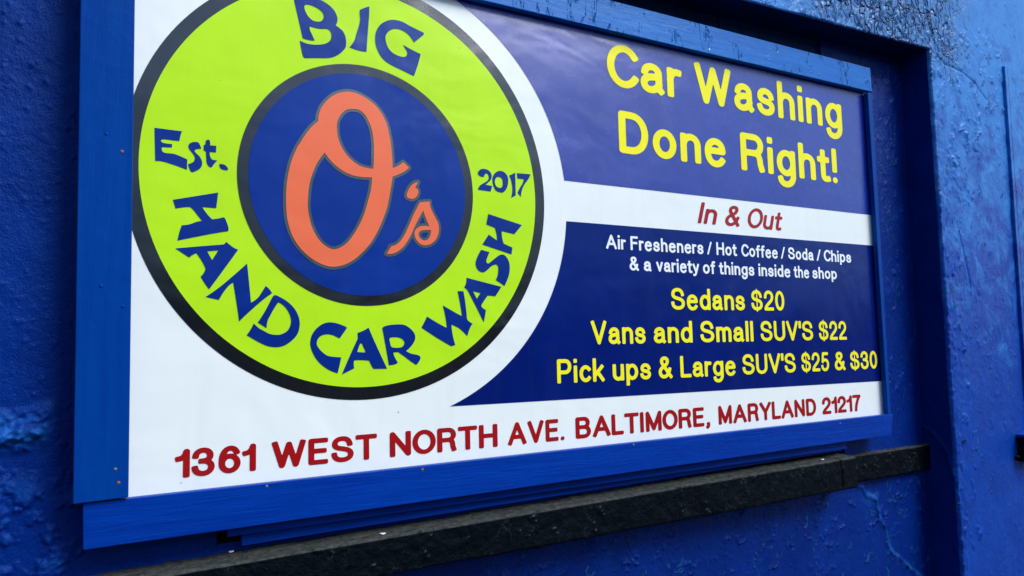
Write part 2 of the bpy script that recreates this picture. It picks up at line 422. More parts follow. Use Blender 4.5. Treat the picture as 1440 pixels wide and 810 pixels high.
TRACED = {
 'BIG': [
  [(-0.1691,2.4247,1),(-0.1459,2.3243,1),(-0.1331,2.3231,0),(-0.1185,2.3242,1),(-0.1249,2.3377,0),(-0.1298,2.348,0),(-0.1298,2.3565,1),(-0.1184,2.3551,0),(-0.1055,2.3554,0),(-0.0877,2.3581,0),(-0.0802,2.3516,0),(-0.0793,2.3393,0),(-0.0849,2.3286,0),(-0.0962,2.3206,0),(-0.1148,2.3151,0),(-0.135,2.3133,0),(-0.144,2.3149,0),(-0.1527,2.3173,1),(-0.1467,2.2863,0),(-0.144,2.2797,0),(-0.14,2.2787,0),(-0.1111,2.2841,0),(-0.0832,2.2898,0),(-0.0661,2.2987,0),(-0.0508,2.3132,0),(-0.0442,2.3251,0),(-0.0449,2.3463,0),(-0.0506,2.3596,0),(-0.0583,2.3658,0),(-0.0688,2.3713,1),(-0.0649,2.3808,0),(-0.0643,2.3897,0),(-0.0696,2.403,0),(-0.0791,2.4135,0),(-0.0923,2.4211,0),(-0.1054,2.4254,0),(-0.1276,2.4287,0),(-0.1477,2.4282,0)],
  [(-0.1423,2.4021,0),(-0.1368,2.4068,0),(-0.1276,2.4073,0),(-0.1128,2.404,0),(-0.1017,2.3979,0),(-0.0976,2.3911,0),(-0.098,2.3814,0),(-0.1036,2.3741,0),(-0.111,2.3714,0),(-0.1221,2.3715,0),(-0.1313,2.3771,0),(-0.1386,2.3868,0),(-0.1419,2.3956,0)],
  [(-0.0094,2.4222,1),(0.0005,2.4288,0),(0.0145,2.4365,1),(0.0139,2.4135,0),(0.0104,2.3732,0),(0.0067,2.3217,1),(-0.014,2.3212,0),(-0.0354,2.3249,1),(-0.0236,2.3428,0),(-0.0187,2.3594,0),(-0.0117,2.3824,0),(-0.0086,2.3988,0),(-0.0095,2.4104,0)],
  [(0.1577,2.3996,1),(0.1405,2.4042,0),(0.1193,2.41,0),(0.1025,2.4156,0),(0.0899,2.417,0),(0.0754,2.4159,0),(0.0609,2.4107,0),(0.0465,2.4007,0),(0.0362,2.3875,0),(0.0305,2.3734,0),(0.0289,2.3572,0),(0.0308,2.3418,0),(0.0377,2.3253,0),(0.0498,2.3107,0),(0.066,2.3018,0),(0.0886,2.2949,0),(0.1294,2.283,1),(0.1404,2.3143,0),(0.1483,2.3427,1),(0.127,2.3484,0),(0.1008,2.3575,1),(0.1059,2.3504,0),(0.1111,2.3433,0),(0.1121,2.3375,0),(0.1088,2.3298,0),(0.1014,2.3264,0),(0.0889,2.327,0),(0.0745,2.3313,0),(0.0643,2.3393,0),(0.0583,2.3501,0),(0.0553,2.3635,0),(0.0564,2.3727,0),(0.0627,2.383,0),(0.073,2.3912,0),(0.0855,2.3952,0),(0.098,2.3944,0),(0.1106,2.3899,0),(0.1211,2.3818,0),(0.1305,2.3691,1),(0.1445,2.3825,0),(0.1572,2.3949,1)],
 ],
 'Est.': [
  [(-0.4503,2.0722,1),(-0.3978,2.0717,1),(-0.4,2.0664,0),(-0.4029,2.0508,1),(-0.4135,2.0503,0),(-0.4255,2.0507,0),(-0.4344,2.0501,0),(-0.4378,2.0472,0),(-0.4373,2.0447,0),(-0.4321,2.0424,0),(-0.4167,2.0423,1),(-0.417,2.035,1),(-0.4357,2.0336,1),(-0.4356,2.0258,0),(-0.431,2.0221,0),(-0.4131,2.0217,0),(-0.4009,2.0181,0),(-0.3874,2.0129,1),(-0.3876,1.9909,1),(-0.4052,1.9966,0),(-0.4188,2.0001,0),(-0.4337,2.0035,0),(-0.4478,2.0032,1)],
  [(-0.3604,2.039,1),(-0.3628,2.0464,0),(-0.3667,2.0519,0),(-0.3753,2.0517,0),(-0.3822,2.0483,0),(-0.3852,2.0437,0),(-0.3844,2.037,0),(-0.3804,2.0315,0),(-0.375,2.0245,0),(-0.3726,2.018,0),(-0.374,2.011,0),(-0.3778,2.0072,0),(-0.3855,2.003,1),(-0.3831,1.9948,0),(-0.3784,1.9872,0),(-0.3684,1.9913,0),(-0.3615,1.9971,0),(-0.3581,2.006,0),(-0.3593,2.0144,0),(-0.3633,2.0216,0),(-0.3688,2.0269,0),(-0.3732,2.0324,0),(-0.3705,2.0366,0)],
  [(-0.3514,2.0501,1),(-0.3512,2.0573,0),(-0.3465,2.0605,0),(-0.3436,2.0583,0),(-0.343,2.0485,1),(-0.3305,2.0491,1),(-0.3308,2.0345,1),(-0.343,2.0343,1),(-0.343,2.0265,0),(-0.3389,2.0184,0),(-0.3342,2.0176,0),(-0.3281,2.0179,1),(-0.3341,2.0095,0),(-0.3388,2.0016,1),(-0.3443,2.0024,0),(-0.3491,2.0104,0),(-0.35,2.0189,0),(-0.3508,2.0342,1),(-0.3552,2.0362,1),(-0.3553,2.0474,1)],
  [(-0.3238,2.0098,1),(-0.3182,2.0104,0),(-0.3117,2.0085,0),(-0.3068,2.003,0),(-0.3068,1.9986,1),(-0.3149,1.9983,0),(-0.3213,2.0014,0)],
 ],
 '2017': [
  [(0.3055,2.0521,0),(0.3049,2.0583,0),(0.3132,2.0664,0),(0.3237,2.0686,0),(0.3366,2.0658,0),(0.3446,2.0561,0),(0.3431,2.0434,0),(0.3359,2.0354,0),(0.3263,2.0271,1),(0.3462,2.0259,1),(0.3412,2.0108,1),(0.3039,2.0122,1),(0.3099,2.0235,0),(0.3265,2.0344,0),(0.3348,2.0415,0),(0.3362,2.0511,0),(0.3317,2.0573,0),(0.3258,2.0552,0),(0.3221,2.0476,1),(0.3128,2.0477,0)],
  [(0.3711,2.0684,0),(0.3842,2.0655,0),(0.3936,2.0548,0),(0.3944,2.0379,0),(0.3891,2.0225,0),(0.3792,2.0121,0),(0.3684,2.0112,0),(0.3566,2.0153,0),(0.3498,2.0273,0),(0.3473,2.0396,0),(0.3492,2.0524,0),(0.359,2.0639,0)],
  [(0.3659,2.052,0),(0.3754,2.0487,0),(0.3782,2.0384,0),(0.3765,2.0277,0),(0.3699,2.0229,0),(0.3616,2.0242,0),(0.3558,2.0299,0),(0.3544,2.0403,0),(0.3586,2.0487,0)],
  [(0.4172,2.0685,1),(0.4172,2.007,1),(0.4031,1.9994,1),(0.4073,2.02,0),(0.4065,2.0348,0),(0.4032,2.0494,0),(0.3978,2.0584,1)],
  [(0.4225,2.0678,1),(0.4656,2.069,1),(0.4577,2.0548,0),(0.4447,2.0384,0),(0.4368,2.0227,0),(0.4334,2.0048,1),(0.4231,2.015,1),(0.4321,2.0308,0),(0.4399,2.0423,0),(0.4439,2.0534,1),(0.4241,2.0536,1)],
 ],
 'HAND': [
  [(-0.4135,1.9248,1),(-0.3256,1.948,1),(-0.3292,1.9141,1),(-0.3571,1.9141,1),(-0.3503,1.9039,0),(-0.3424,1.8944,0),(-0.3368,1.8893,1),(-0.3235,1.8923,0),(-0.3139,1.8952,0),(-0.3115,1.8932,0),(-0.3083,1.8857,0),(-0.3041,1.8732,0),(-0.3049,1.8658,1),(-0.3247,1.8616,0),(-0.3698,1.8497,0),(-0.4038,1.8402,1),(-0.4003,1.8578,0),(-0.396,1.8727,1),(-0.3808,1.8757,0),(-0.3686,1.8815,0),(-0.3568,1.8846,1),(-0.3657,1.896,0),(-0.3736,1.9064,0),(-0.3805,1.9125,1),(-0.3934,1.9107,0),(-0.4082,1.907,1)],
  [(-0.4074,1.8236,1),(-0.3634,1.83,0),(-0.3134,1.8368,1),(-0.3079,1.8427,1),(-0.2958,1.8326,0),(-0.2841,1.8269,1),(-0.3035,1.7973,0),(-0.3207,1.7713,0),(-0.3416,1.7403,1),(-0.3518,1.7554,0),(-0.3584,1.7668,1),(-0.352,1.7753,0),(-0.349,1.7838,1),(-0.3554,1.7978,0),(-0.3671,1.8156,1),(-0.3755,1.8107,0),(-0.3807,1.8058,1)],
  [(-0.3463,1.8208,1),(-0.3244,1.8235,1),(-0.3364,1.8024,1)],
  [(-0.2655,1.798,1),(-0.262,1.7646,0),(-0.2568,1.7134,1),(-0.2428,1.7239,0),(-0.2346,1.7361,0),(-0.2263,1.7501,1),(-0.2179,1.7425,0),(-0.2128,1.7344,1),(-0.2328,1.7189,0),(-0.2591,1.6946,0),(-0.2809,1.6728,1),(-0.2851,1.7029,0),(-0.2936,1.7561,1),(-0.3031,1.7482,0),(-0.3141,1.7328,0),(-0.3218,1.7184,1),(-0.3484,1.7242,1),(-0.3221,1.7444,0),(-0.2937,1.7705,0)],
  [(-0.2068,1.7305,0),(-0.1958,1.7264,0),(-0.1769,1.7144,0),(-0.163,1.6996,0),(-0.1543,1.6812,0),(-0.1525,1.6636,0),(-0.1577,1.6444,0),(-0.1698,1.6305,0),(-0.1835,1.6212,0),(-0.1971,1.6171,0),(-0.2123,1.6174,0),(-0.2257,1.621,0),(-0.2489,1.6333,0),(-0.2653,1.6437,1),(-0.2572,1.6555,0),(-0.2507,1.6685,1),(-0.2408,1.6588,0),(-0.2292,1.6519,0),(-0.2175,1.6458,0),(-0.2023,1.6434,0),(-0.1904,1.6455,0),(-0.1785,1.6533,0),(-0.1725,1.6654,0),(-0.1716,1.6777,0),(-0.1768,1.6934,0),(-0.1872,1.7073,0),(-0.1991,1.715,1),(-0.2076,1.7019,0),(-0.2159,1.6863,0),(-0.2218,1.6742,0),(-0.2239,1.6584,1),(-0.2425,1.6708,1),(-0.2294,1.6914,0),(-0.2194,1.7104,0),(-0.2111,1.727,0)],
 ],
 'CAR': [
  [(-0.0451,1.6569,1),(-0.0535,1.6452,0),(-0.0619,1.6341,1),(-0.0738,1.64,0),(-0.0793,1.6422,0),(-0.0902,1.6437,0),(-0.1029,1.6412,0),(-0.111,1.6342,0),(-0.1145,1.6245,0),(-0.1119,1.6156,0),(-0.1029,1.6048,0),(-0.0921,1.5965,0),(-0.0831,1.5936,0),(-0.0584,1.5909,1),(-0.0621,1.5734,0),(-0.0668,1.5553,1),(-0.0868,1.5635,0),(-0.1048,1.5765,0),(-0.1181,1.5927,0),(-0.127,1.6123,0),(-0.1288,1.6265,0),(-0.1252,1.6423,0),(-0.1154,1.6564,0),(-0.101,1.667,0),(-0.0865,1.6706,0),(-0.0701,1.6688,0),(-0.0535,1.6633,0),(-0.046,1.6597,0)],
  [(-0.0194,1.6467,1),(-0.0084,1.65,0),(0.007,1.6585,1),(0.0222,1.6242,0),(0.0519,1.5616,1),(0.0188,1.5622,1),(0.0131,1.5711,0),(0.0083,1.5813,1),(-0.0088,1.5833,0),(-0.0258,1.5832,0),(-0.0287,1.5805,0),(-0.0278,1.5651,1),(-0.0567,1.5521,1),(-0.0427,1.5836,0),(-0.019,1.6331,1)],
  [(-0.0109,1.622,0),(-0.0058,1.6137,0),(-0.0015,1.6044,0),(-0.0015,1.6008,1),(-0.0201,1.6021,1),(-0.0172,1.6121,0)],
  [(0.041,1.6565,1),(0.0439,1.6602,0),(0.0578,1.6639,0),(0.0818,1.6657,0),(0.0979,1.6638,0),(0.1121,1.6552,0),(0.1222,1.6437,0),(0.1241,1.6313,0),(0.1177,1.6181,0),(0.1002,1.602,1),(0.1134,1.5955,0),(0.1318,1.5912,0),(0.1375,1.5864,1),(0.1347,1.5779,0),(0.1263,1.5683,1),(0.1131,1.5766,0),(0.097,1.5883,0),(0.08,1.6,1),(0.0681,1.5993,1),(0.07,1.5908,0),(0.0788,1.5757,1),(0.0748,1.5721,0),(0.0565,1.5698,1),(0.0513,1.6006,0),(0.0456,1.6323,0)],
  [(0.0585,1.6312,0),(0.0615,1.6343,0),(0.0754,1.6353,0),(0.0874,1.6327,0),(0.0944,1.627,0),(0.0964,1.6213,0),(0.0912,1.6129,0),(0.0812,1.6102,0),(0.0652,1.6115,0),(0.0617,1.6153,0),(0.0598,1.6228,0)],
 ],
 'WASH': [
  [(0.156,1.6848,1),(0.1811,1.6703,0),(0.2088,1.6566,1),(0.206,1.682,0),(0.1989,1.7123,1),(0.2247,1.6988,0),(0.2513,1.6857,1),(0.248,1.7099,0),(0.2406,1.7485,1),(0.2565,1.7488,1),(0.2615,1.718,0),(0.2652,1.6802,1),(0.2695,1.6738,0),(0.2811,1.6672,1),(0.2725,1.6543,0),(0.2654,1.6355,1),(0.2545,1.6465,0),(0.2415,1.6564,0),(0.2215,1.665,1),(0.2247,1.6389,0),(0.2313,1.6143,1),(0.221,1.6112,1),(0.1869,1.6296,0),(0.141,1.6579,1),(0.1495,1.6723,0)],
  [(0.2657,1.783,1),(0.367,1.7624,1),(0.3597,1.7519,0),(0.3487,1.7374,1),(0.3267,1.7391,1),(0.3172,1.7277,0),(0.3066,1.7135,1),(0.3099,1.7074,0),(0.3201,1.7021,1),(0.3174,1.6883,0),(0.3131,1.6706,1),(0.2982,1.6983,0),(0.2699,1.7491,1),(0.2656,1.754,0),(0.2589,1.7582,1),(0.2648,1.77,0)],
  [(0.2835,1.7493,1),(0.305,1.7451,1),(0.2944,1.7304,1)],
  [(0.3097,1.8563,1),(0.3339,1.8513,1),(0.329,1.8412,0),(0.3241,1.8287,0),(0.3263,1.8223,0),(0.3321,1.8229,0),(0.3499,1.836,0),(0.3643,1.8453,0),(0.3762,1.8465,0),(0.3868,1.8376,0),(0.3929,1.8233,0),(0.3932,1.8066,0),(0.3891,1.7899,0),(0.3765,1.7647,1),(0.3637,1.7726,0),(0.3505,1.7794,1),(0.3571,1.793,0),(0.3591,1.8075,0),(0.3577,1.8167,0),(0.3519,1.82,0),(0.3401,1.816,0),(0.3282,1.8064,0),(0.3165,1.7988,0),(0.305,1.7999,0),(0.2961,1.8083,0),(0.2929,1.8203,0),(0.2966,1.8337,0),(0.3038,1.8472,0)],
  [(0.3327,1.9508,1),(0.4342,1.9286,1),(0.4102,1.9027,1),(0.3719,1.9087,1),(0.3726,1.891,0),(0.377,1.8757,1),(0.4032,1.8666,1),(0.3998,1.8486,1),(0.3135,1.8702,1),(0.3326,1.897,1),(0.357,1.8829,1),(0.3562,1.8984,0),(0.3514,1.9158,1),(0.3263,1.9234,1)],
 ],
 "O's": [
  [(-0.1112,2.1337,1),(-0.1104,2.1466,0),(-0.1039,2.1662,0),(-0.0909,2.1851,0),(-0.074,2.2011,0),(-0.0551,2.2106,0),(-0.0359,2.2148,0),(-0.0166,2.213,0),(0.007,2.2042,0),(0.0306,2.1884,0),(0.0504,2.1611,0),(0.0589,2.1364,0),(0.065,2.1072,0),(0.0679,2.0782,0),(0.0695,2.0433,1),(0.0819,2.0487,0),(0.0973,2.0605,1),(0.1118,2.0489,1),(0.0982,2.0367,0),(0.0693,2.022,1),(0.0639,1.9904,0),(0.0555,1.9492,0),(0.0483,1.9276,0),(0.0361,1.8981,0),(0.0123,1.857,0),(-0.0188,1.8237,0),(-0.0453,1.8059,0),(-0.0715,1.798,0),(-0.0935,1.7994,0),(-0.1224,1.8117,0),(-0.1492,1.8339,0),(-0.1685,1.8615,0),(-0.1799,1.8964,0),(-0.1834,1.9301,0),(-0.1835,1.9641,0),(-0.1801,1.9967,0),(-0.1723,2.0319,0),(-0.1599,2.0642,0),(-0.1511,2.08,0),(-0.1332,2.109,0)],
  [(-0.0283,2.1747,0),(-0.0437,2.1705,0),(-0.0553,2.1602,0),(-0.0648,2.1437,0),(-0.0676,2.1263,0),(-0.065,2.1022,0),(-0.0611,2.0895,0),(-0.0518,2.0718,0),(-0.0367,2.0547,0),(-0.0176,2.0417,0),(0.0018,2.0366,0),(0.0205,2.0358,1),(0.0224,2.0729,0),(0.0219,2.1018,0),(0.0182,2.1284,0),(0.0105,2.1486,0),(0.0007,2.1646,0),(-0.013,2.174,0)],
  [(-0.0963,2.0613,1),(-0.082,2.0438,0),(-0.0652,2.0299,0),(-0.0463,2.0197,0),(-0.0216,2.0138,0),(0.017,2.0148,1),(0.0143,1.9858,0),(0.0061,1.9548,0),(-0.0048,1.92,0),(-0.0223,1.885,0),(-0.0414,1.8578,0),(-0.0583,1.8439,0),(-0.0751,1.8379,0),(-0.0898,1.8415,0),(-0.108,1.8559,0),(-0.1242,1.8822,0),(-0.1322,1.9106,0),(-0.1353,1.9339,0),(-0.134,1.9649,0),(-0.1295,1.9928,0),(-0.1187,2.0249,0),(-0.1077,2.0456,0)],
  [(0.1354,2.0148,1),(0.1278,2.0003,1),(0.1341,1.9969,0),(0.1361,1.9902,0),(0.1317,1.979,0),(0.1222,1.9723,0),(0.1118,1.9723,0),(0.1053,1.9767,0),(0.1079,1.9886,0),(0.1164,2.0031,0),(0.1248,2.0108,0)],
  [(0.1399,1.9649,1),(0.1665,1.9691,1),(0.1684,1.9544,0),(0.1788,1.9333,0),(0.1883,1.9161,0),(0.1902,1.9023,0),(0.1878,1.8883,0),(0.1801,1.8739,0),(0.1671,1.8634,0),(0.1522,1.8591,0),(0.1396,1.8619,0),(0.1293,1.8711,0),(0.1248,1.8825,0),(0.1254,1.8923,0),(0.1317,1.9005,0),(0.1444,1.9062,0),(0.1645,1.9066,1),(0.1573,1.9219,0),(0.1481,1.9449,1),(0.1362,1.9243,0),(0.1255,1.904,0),(0.1149,1.8819,0),(0.1023,1.8618,0),(0.0878,1.8457,0),(0.0695,1.8352,0),(0.0524,1.8339,1),(0.0646,1.8525,1),(0.0798,1.8587,0),(0.0942,1.8749,0),(0.1089,1.9029,0),(0.1217,1.9311,0),(0.1324,1.9515,0)],
  [(0.1527,1.8969,0),(0.1676,1.8979,1),(0.1675,1.889,0),(0.162,1.8769,0),(0.1523,1.871,0),(0.1419,1.8738,0),(0.1357,1.8822,0),(0.1368,1.8901,0),(0.1432,1.895,0)],
 ],
}
LINES = [
 ('slogan_lettering',2.366,0.0114,0.131,0.166,0,[('Car', 0.7404, 1.0359), ('Washing', 1.0903, 1.8286)]),
 ('slogan_lettering',2.167,0.005,0.1275,0.168,0,[('Done', 0.7754, 1.2146), ('Right!', 1.2848, 1.7827)]),
 ('in_out',1.978,0.001,0.068,0.15,0.22,[('In', 1.0786, 1.1652), ('&', 1.1993, 1.2664), ('Out', 1.3039, 1.4736)]),
 ('white',1.881,0.004,0.041,0.165,0,[('Air', 0.714, 0.787), ('Fresheners', 0.8045, 1.0963), ('/', 1.1122, 1.1336), ('Hot', 1.1532, 1.2454), ('Coffee', 1.2652, 1.4388), ('/', 1.4544, 1.4762), ('Soda', 1.4917, 1.624), ('/', 1.6393, 1.6633), ('Chips', 1.6796, 1.8324)]),
 ('white',1.8205,0.001,0.041,0.165,0,[('&', 0.7983, 0.8339), ('a', 0.852, 0.8816), ('variety', 0.8997, 1.0752), ('of', 1.0908, 1.1444), ('things', 1.16, 1.321), ('inside', 1.3413, 1.4968), ('the', 1.5147, 1.5943), ('shop', 1.6115, 1.7451)]),
 ('yellow',1.7075,0.001,0.066,0.158,0,[('Sedans', 0.9537, 1.2693), ('$20', 1.2999, 1.459)]),
 ('yellow',1.608,-0.001,0.066,0.158,0,[('Vans', 0.6511, 0.8483), ('and', 0.88, 1.0344), ('Small', 1.0677, 1.3018), ("SUV'S", 1.3363, 1.5973), ('$22', 1.629, 1.7803)]),
 ('yellow',1.504,-0.0045,0.0645,0.158,0,[('Pick', 0.5344, 0.6946), ('ups', 0.723, 0.8636), ('&', 0.8935, 0.9481), ('Large', 0.9796, 1.2131), ("SUV'S", 1.2447, 1.4988), ('$25', 1.5286, 1.6734), ('&', 1.7048, 1.7644), ('$30', 1.7913, 1.949)]),
 ('red',1.3545,-0.001,0.0575,0.182,0,[('1361', -0.4027, -0.2442), ('WEST', -0.2118, 0.0262), ('NORTH', 0.0575, 0.3473), ('AVE.', 0.3774, 0.5531), ('BALTIMORE,', 0.5902, 1.0936), ('MARYLAND', 1.1302, 1.5931), ('21217', 1.6256, 1.8396)]),
]

# ------------------------------------------------------------------ ground
gp = bmesh.new()
vs = [gp.verts.new(p) for p in ((-300, -300, 0), (300, -300, 0), (300, .3, 0), (-300, .3, 0))]
gp.faces.new(vs)
M_GROUND = plain("asphalt", (.04, .04, .042), .85, 0, 30, .01)
tag(bm_obj('ground', gp, M_GROUND), kind='structure')
# added unseen bank, there only to give the sign's gloss a dark skyline
tx = np.linspace(-160, 220, 96); ty = np.linspace(-14, -60, 40)
TX, TY = np.meshgrid(tx, ty, indexing='ij')
TZ = np.clip((-14 - TY) / 6, 0, 1) ** .7 * (6.0 + 1.4 * fbm(TX * .12, TY * .12, 4, 3)) - .05
M_ADDED_SKYLINE = plain("added dark skyline", (.016, .020, .018), .9, 0, .6, .2)
tag(grid_obj('added_skyline', np.stack([TX, TY, TZ], -1), M_ADDED_SKYLINE), kind='structure')

# ------------------------------------------------------------------ the painted building
bld = tag(empty('painted_building', (0, .3, 0)), 'blue painted stucco wall with peeling paint, a recess and a black brick sill', 'building')

def steps(*seg):
    out = [seg[0][0]]
    for a, b, d in seg:
        n = max(1, int(round((b - a) / d)))
        out += list(np.linspace(a, b, n + 1)[1:])
    return np.array(out)

YB, YF = .045, -.08            # recess back plane, pier and lintel front plane

def base_h(x, z, s):
    h = .0016 * fbm(x * 9, z * 9, 4, s) + .0007 * fbm(x * 38, z * 38, 4, s + 40)
    return h + .00035 * fbm(x * 130, z * 130, 3, s + 80)

# recessed wall: left of the sign, under the sill, right of the boarded window
xs = steps((-9, -3, .3), (-3, -.86, .06), (-.86, -.30, .0028), (-.30, 1.80, .0032), (1.80, 2.34, .0032))
zs = steps((0, .60, .06), (.60, 1.20, .0032), (1.20, 2.50, .0034), (2.50, 2.86, .006))
x, z = np.meshgrid(xs, zs, indexing='ij')
h = base_h(x, z, 1)
left = (x < -.28)
hl = np.zeros_like(h)
blobs(x, z, hl, 260, (-.80, -.55, 1.0, 2.45), .0020, .0034, 21)
blobs(x, z, hl, 90, (-.80, -.55, 1.9, 2.45), .0028, .0036, 22)
rough = sstep(.050, .010, np.abs(z - 1.478 - .012 * np.sin(x * 30))) * sstep(-.60, -.64, x)
hl += rough * (.010 + .012 * fbm(x * 34, z * 50, 4, 61) + .009 * fbm(x * 75, z * 110, 4, 62))
low = sstep(1.40, 1.32, z) * sstep(-.55, -.60, x)
lf = fbm(x * 26, z * 30, 5, 71)
hl += low * (.0045 * sstep(.10, .22, lf) + .006 * np.maximum(0, fbm(x * 60, z * 66, 4, 72)) * sstep(0, .2, lf))
arc_ridge(x, z, hl, 46, (-.80, -.56, 1.12, 1.46), .0030, .0025, .022, 23)
arc_ridge(x, z, hl, 20, (-.80, -.56, 1.55, 2.40), .0016, .0020, .014, 24)
d1, d2, cid = worley(x * 26 + .4 * fbm(x * 20, z * 20, 2, 5), z * 26, 3)
hl += rough * .004 * cid
h += hl
hb = np.zeros_like(h)
arc_ridge(x, z, hb, 120, (-.20, 2.26, .72, 1.11), .0036, .0022, .034, 25, ang=.45)
arc_ridge(x, z, hb, 50, (-.20, 2.26, .72, 1.11), .0026, .0020, .03, 26)
blobs(x, z, hb, 130, (-.2, 2.26, .7, 1.1), .0020, .0050, 27)
crk = [(1.852, 1.085), (1.952, 1.020), (1.993, .921), (2.027, .826), (2.122, .76), (2.23, .689), (2.27, .62)]
wob = .010 * fbm(x * 22, z * 22, 4, 97)
hb = line_ridge(x + wob, z + wob, hb, crk, .0050, .009)
hb += .003 * fbm(x * 12, z * 4, 3, 90) * sstep(1.2, 1.1, z)
hr = np.zeros_like(h)
arc_ridge(x, z, hr, 60, (1.98, 2.27, 1.35, 2.72), .0030, .0026, .022, 28, ang=1.5)
peel = sstep(.10, .16, fbm(x * 12, z * 7, 5, 33)) * sstep(1.9, 2.0, x) * sstep(2.1, 2.3, z)
hr -= .0022 * peel
blobs(x, z, hr, 50, (1.98, 2.27, 1.25, 2.6), .0016, .0045, 29)
h += hb + hr
P = np.stack([x, YB - h, z], -1)
pt = fbm(x * 30, z * 46, 5, 61)
worn_lit = rough * sstep(-.35, .25, pt) * .9  # chalky scuff, with light caught on rough facets added to the colour
worn_lit += .55 * sstep(.30, .45, fbm(x * 26, z * 30, 5, 71)) * low
cw = line_ridge(x, z, np.zeros_like(h), [(a + .0, b) for a, b in crk], 1.0, .014)
cw = sstep(.30, .85, cw + .5 * fbm(x * 26, z * 26, 5, 93)) * (.15 + .55 * sstep(.25, -.25, fbm(x * 50, z * 30, 4, 95)))
cw = np.maximum(cw, .7 * sstep(.045, .0, np.hypot((x - 1.93) / 1.3, (z - 1.03) / .8) + .02 * fbm(x * 40, z * 40, 4, 96)))
worn_lit += cw * sstep(1.14, 1.05, z)
rw = grid_obj('recessed_wall', P, M_WALL, bld, worn_lit=worn_lit, flake=np.maximum(sstep(1.17, 1.12, z) * sstep(-.35, -.2, x), .6 * sstep(1.95, 2.0, x)))
bm = bmesh.new(); bm.from_mesh(rw.data)
kill = [f for f in bm.faces if -.313 < f.calc_center_median().x < 1.795 and 1.205 < f.calc_center_median().z < 2.80]
bmesh.ops.delete(bm, geom=kill, context='FACES')
bm.to_mesh(rw.data); bm.free()
# returns of the window opening, so its edges have thickness
bm = bmesh.new()
def quad(a, b, c, d):
    bm.faces.new([bm.verts.new(p) for p in (a, b, c, d)])
for X0 in (-.314, 1.796):
    quad((X0, YB - .001, 1.19), (X0, .28, 1.19), (X0, .28, 2.82), (X0, YB - .001, 2.82))
quad((-.32, .28, 1.15), (1.80, .28, 1.15), (1.80, .28, 2.82), (-.32, .28, 2.82))
bm_obj('window_reveal', bm, M_WALL, bld)

def dense_at(x, z):
    return np.clip(1 - np.hypot((x - 2.02) / .66, (z - 2.90) / .34) + .25 * fbm(x * 9, z * 9, 4, 58), 0, 1) ** .6

def front_h(x, z):
    h = base_h(x, z, 2) * 1.15
    arc_ridge(x, z, h, 150, (2.28, 3.05, .60, 2.85), .0022, .0020, .020, 41, ang=1.1)
    arc_ridge(x, z, h, 110, (2.28, 2.42, .60, 2.80), .0032, .0026, .020, 42, ang=1.5)
    arc_ridge(x, z, h, 55, (2.38, 2.62, 2.15, 2.62), .0034, .0028, .035, 43, ang=1.45)
    arc_ridge(x, z, h, 60, (2.45, 2.85, 2.45, 3.0), .0036, .0032, .03, 44, ang=1.2)
    blobs(x, z, h, 160, (2.28, 3.0, .7, 2.9), .0022, .0042, 45)
    edge = sstep(2.36, 2.29, x)
    h += edge * .0045 * fbm(x * 40, z * 26, 5, 51)
    # alligatored paint over the corner of the lintel
    dense = dense_at(x, z)
    wx, wz = x + .020 * fbm(x * 22, z * 22, 3, 55), z + .020 * fbm(x * 22, z * 22, 3, 57)
    u, v = wx * .80 + wz * .60, -wx * .60 + wz * .80
    d1, d2, cid = worley(u * 34, v * 13, 6)
    h += dense * (.0055 * sstep(.02, .14, d2 - d1) + .0060 * cid - .005)
    d1, d2, cid = worley(wx * 10, wz * 10, 16)
    h += (1 - dense) * .0016 * (sstep(0, .05, d2 - d1) - 1) * (x < 2.30)
    h = line_ridge(x, z, h, [(2.31, 2.74), (2.40, 2.70), (2.52, 2.69), (2.62, 2.66), (2.70, 2.60)], -.004, .004)
    h = line_ridge(x, z, h, [(2.40, 2.06), (2.44, 1.93), (2.47, 1.80)], -.003, .004)
    return h

XE = lambda zz: 2.276 + .0115 * (zz - .725)
# right pier: its dark return into the recess and its front, one continuous skin
zp = steps((0, .58, .06), (.58, 2.90, .0048), (2.90, 3.6, .03), (3.6, 6.5, .2))
ry = np.linspace(.07, YF + .010, 34)
fx = steps((0, .78, .0042), (.78, 2.2, .06), (2.2, 11, .3))
n1, n2, nz = len(ry), len(fx), len(zp)
Xg, Yg, NX, NY = (np.zeros((n1 + n2, nz)) for _ in range(4))
for k in range(n1):
    Xg[k] = XE(zp); Yg[k] = ry[k]; NX[k] = -1
Xf = XE(zp)[None, :] + fx[:, None] + .004
Xg[n1:] = Xf; Yg[n1:] = YF; NY[n1:] = -1
NX[n1 - 1] = -.7; NY[n1 - 1] = -.7; NX[n1] = -.5; NY[n1] = -.85
up = sstep(2.735, 2.750, zp)                      # beside the lintel the skin runs on flat, with no rounded corner
Yg[n1 - 1] = Yg[n1 - 1] * (1 - up) + (YF + .0002) * up
Xg[n1] -= .0038 * up
for kk in (n1 - 1, n1):
    NX[kk] *= 1 - up; NY[kk] = NY[kk] * (1 - up) - up
Zg = np.tile(zp, (n1 + n2, 1))
hf = front_h(Xg, Zg)
hr = np.zeros_like(hf)
hr[:n1] = (base_h(Yg[:n1] * 1.0 + 5, Zg[:n1], 3) * 1.3)
arc_ridge(Yg, Zg, hr, 70, (-.08, .05, .7, 2.7), .0020, .0022, .02, 46, ang=1.5)
hr[n1:] = 0
hs = hr.copy(); hs = line_ridge(Yg, Zg, hs, [(.038, 1.262), (.004, 1.24), (-.045, 1.18), (-.062, 1.09)], .0055, .007)
H = np.where(np.arange(n1 + n2)[:, None] < n1 - 1, hs, hf)
H[n1 - 1] = hf[n1 - 1] * up + H[n1 - 1] * (1 - up)
P = np.stack([Xg + NX * H, Yg + NY * H, Zg], -1)
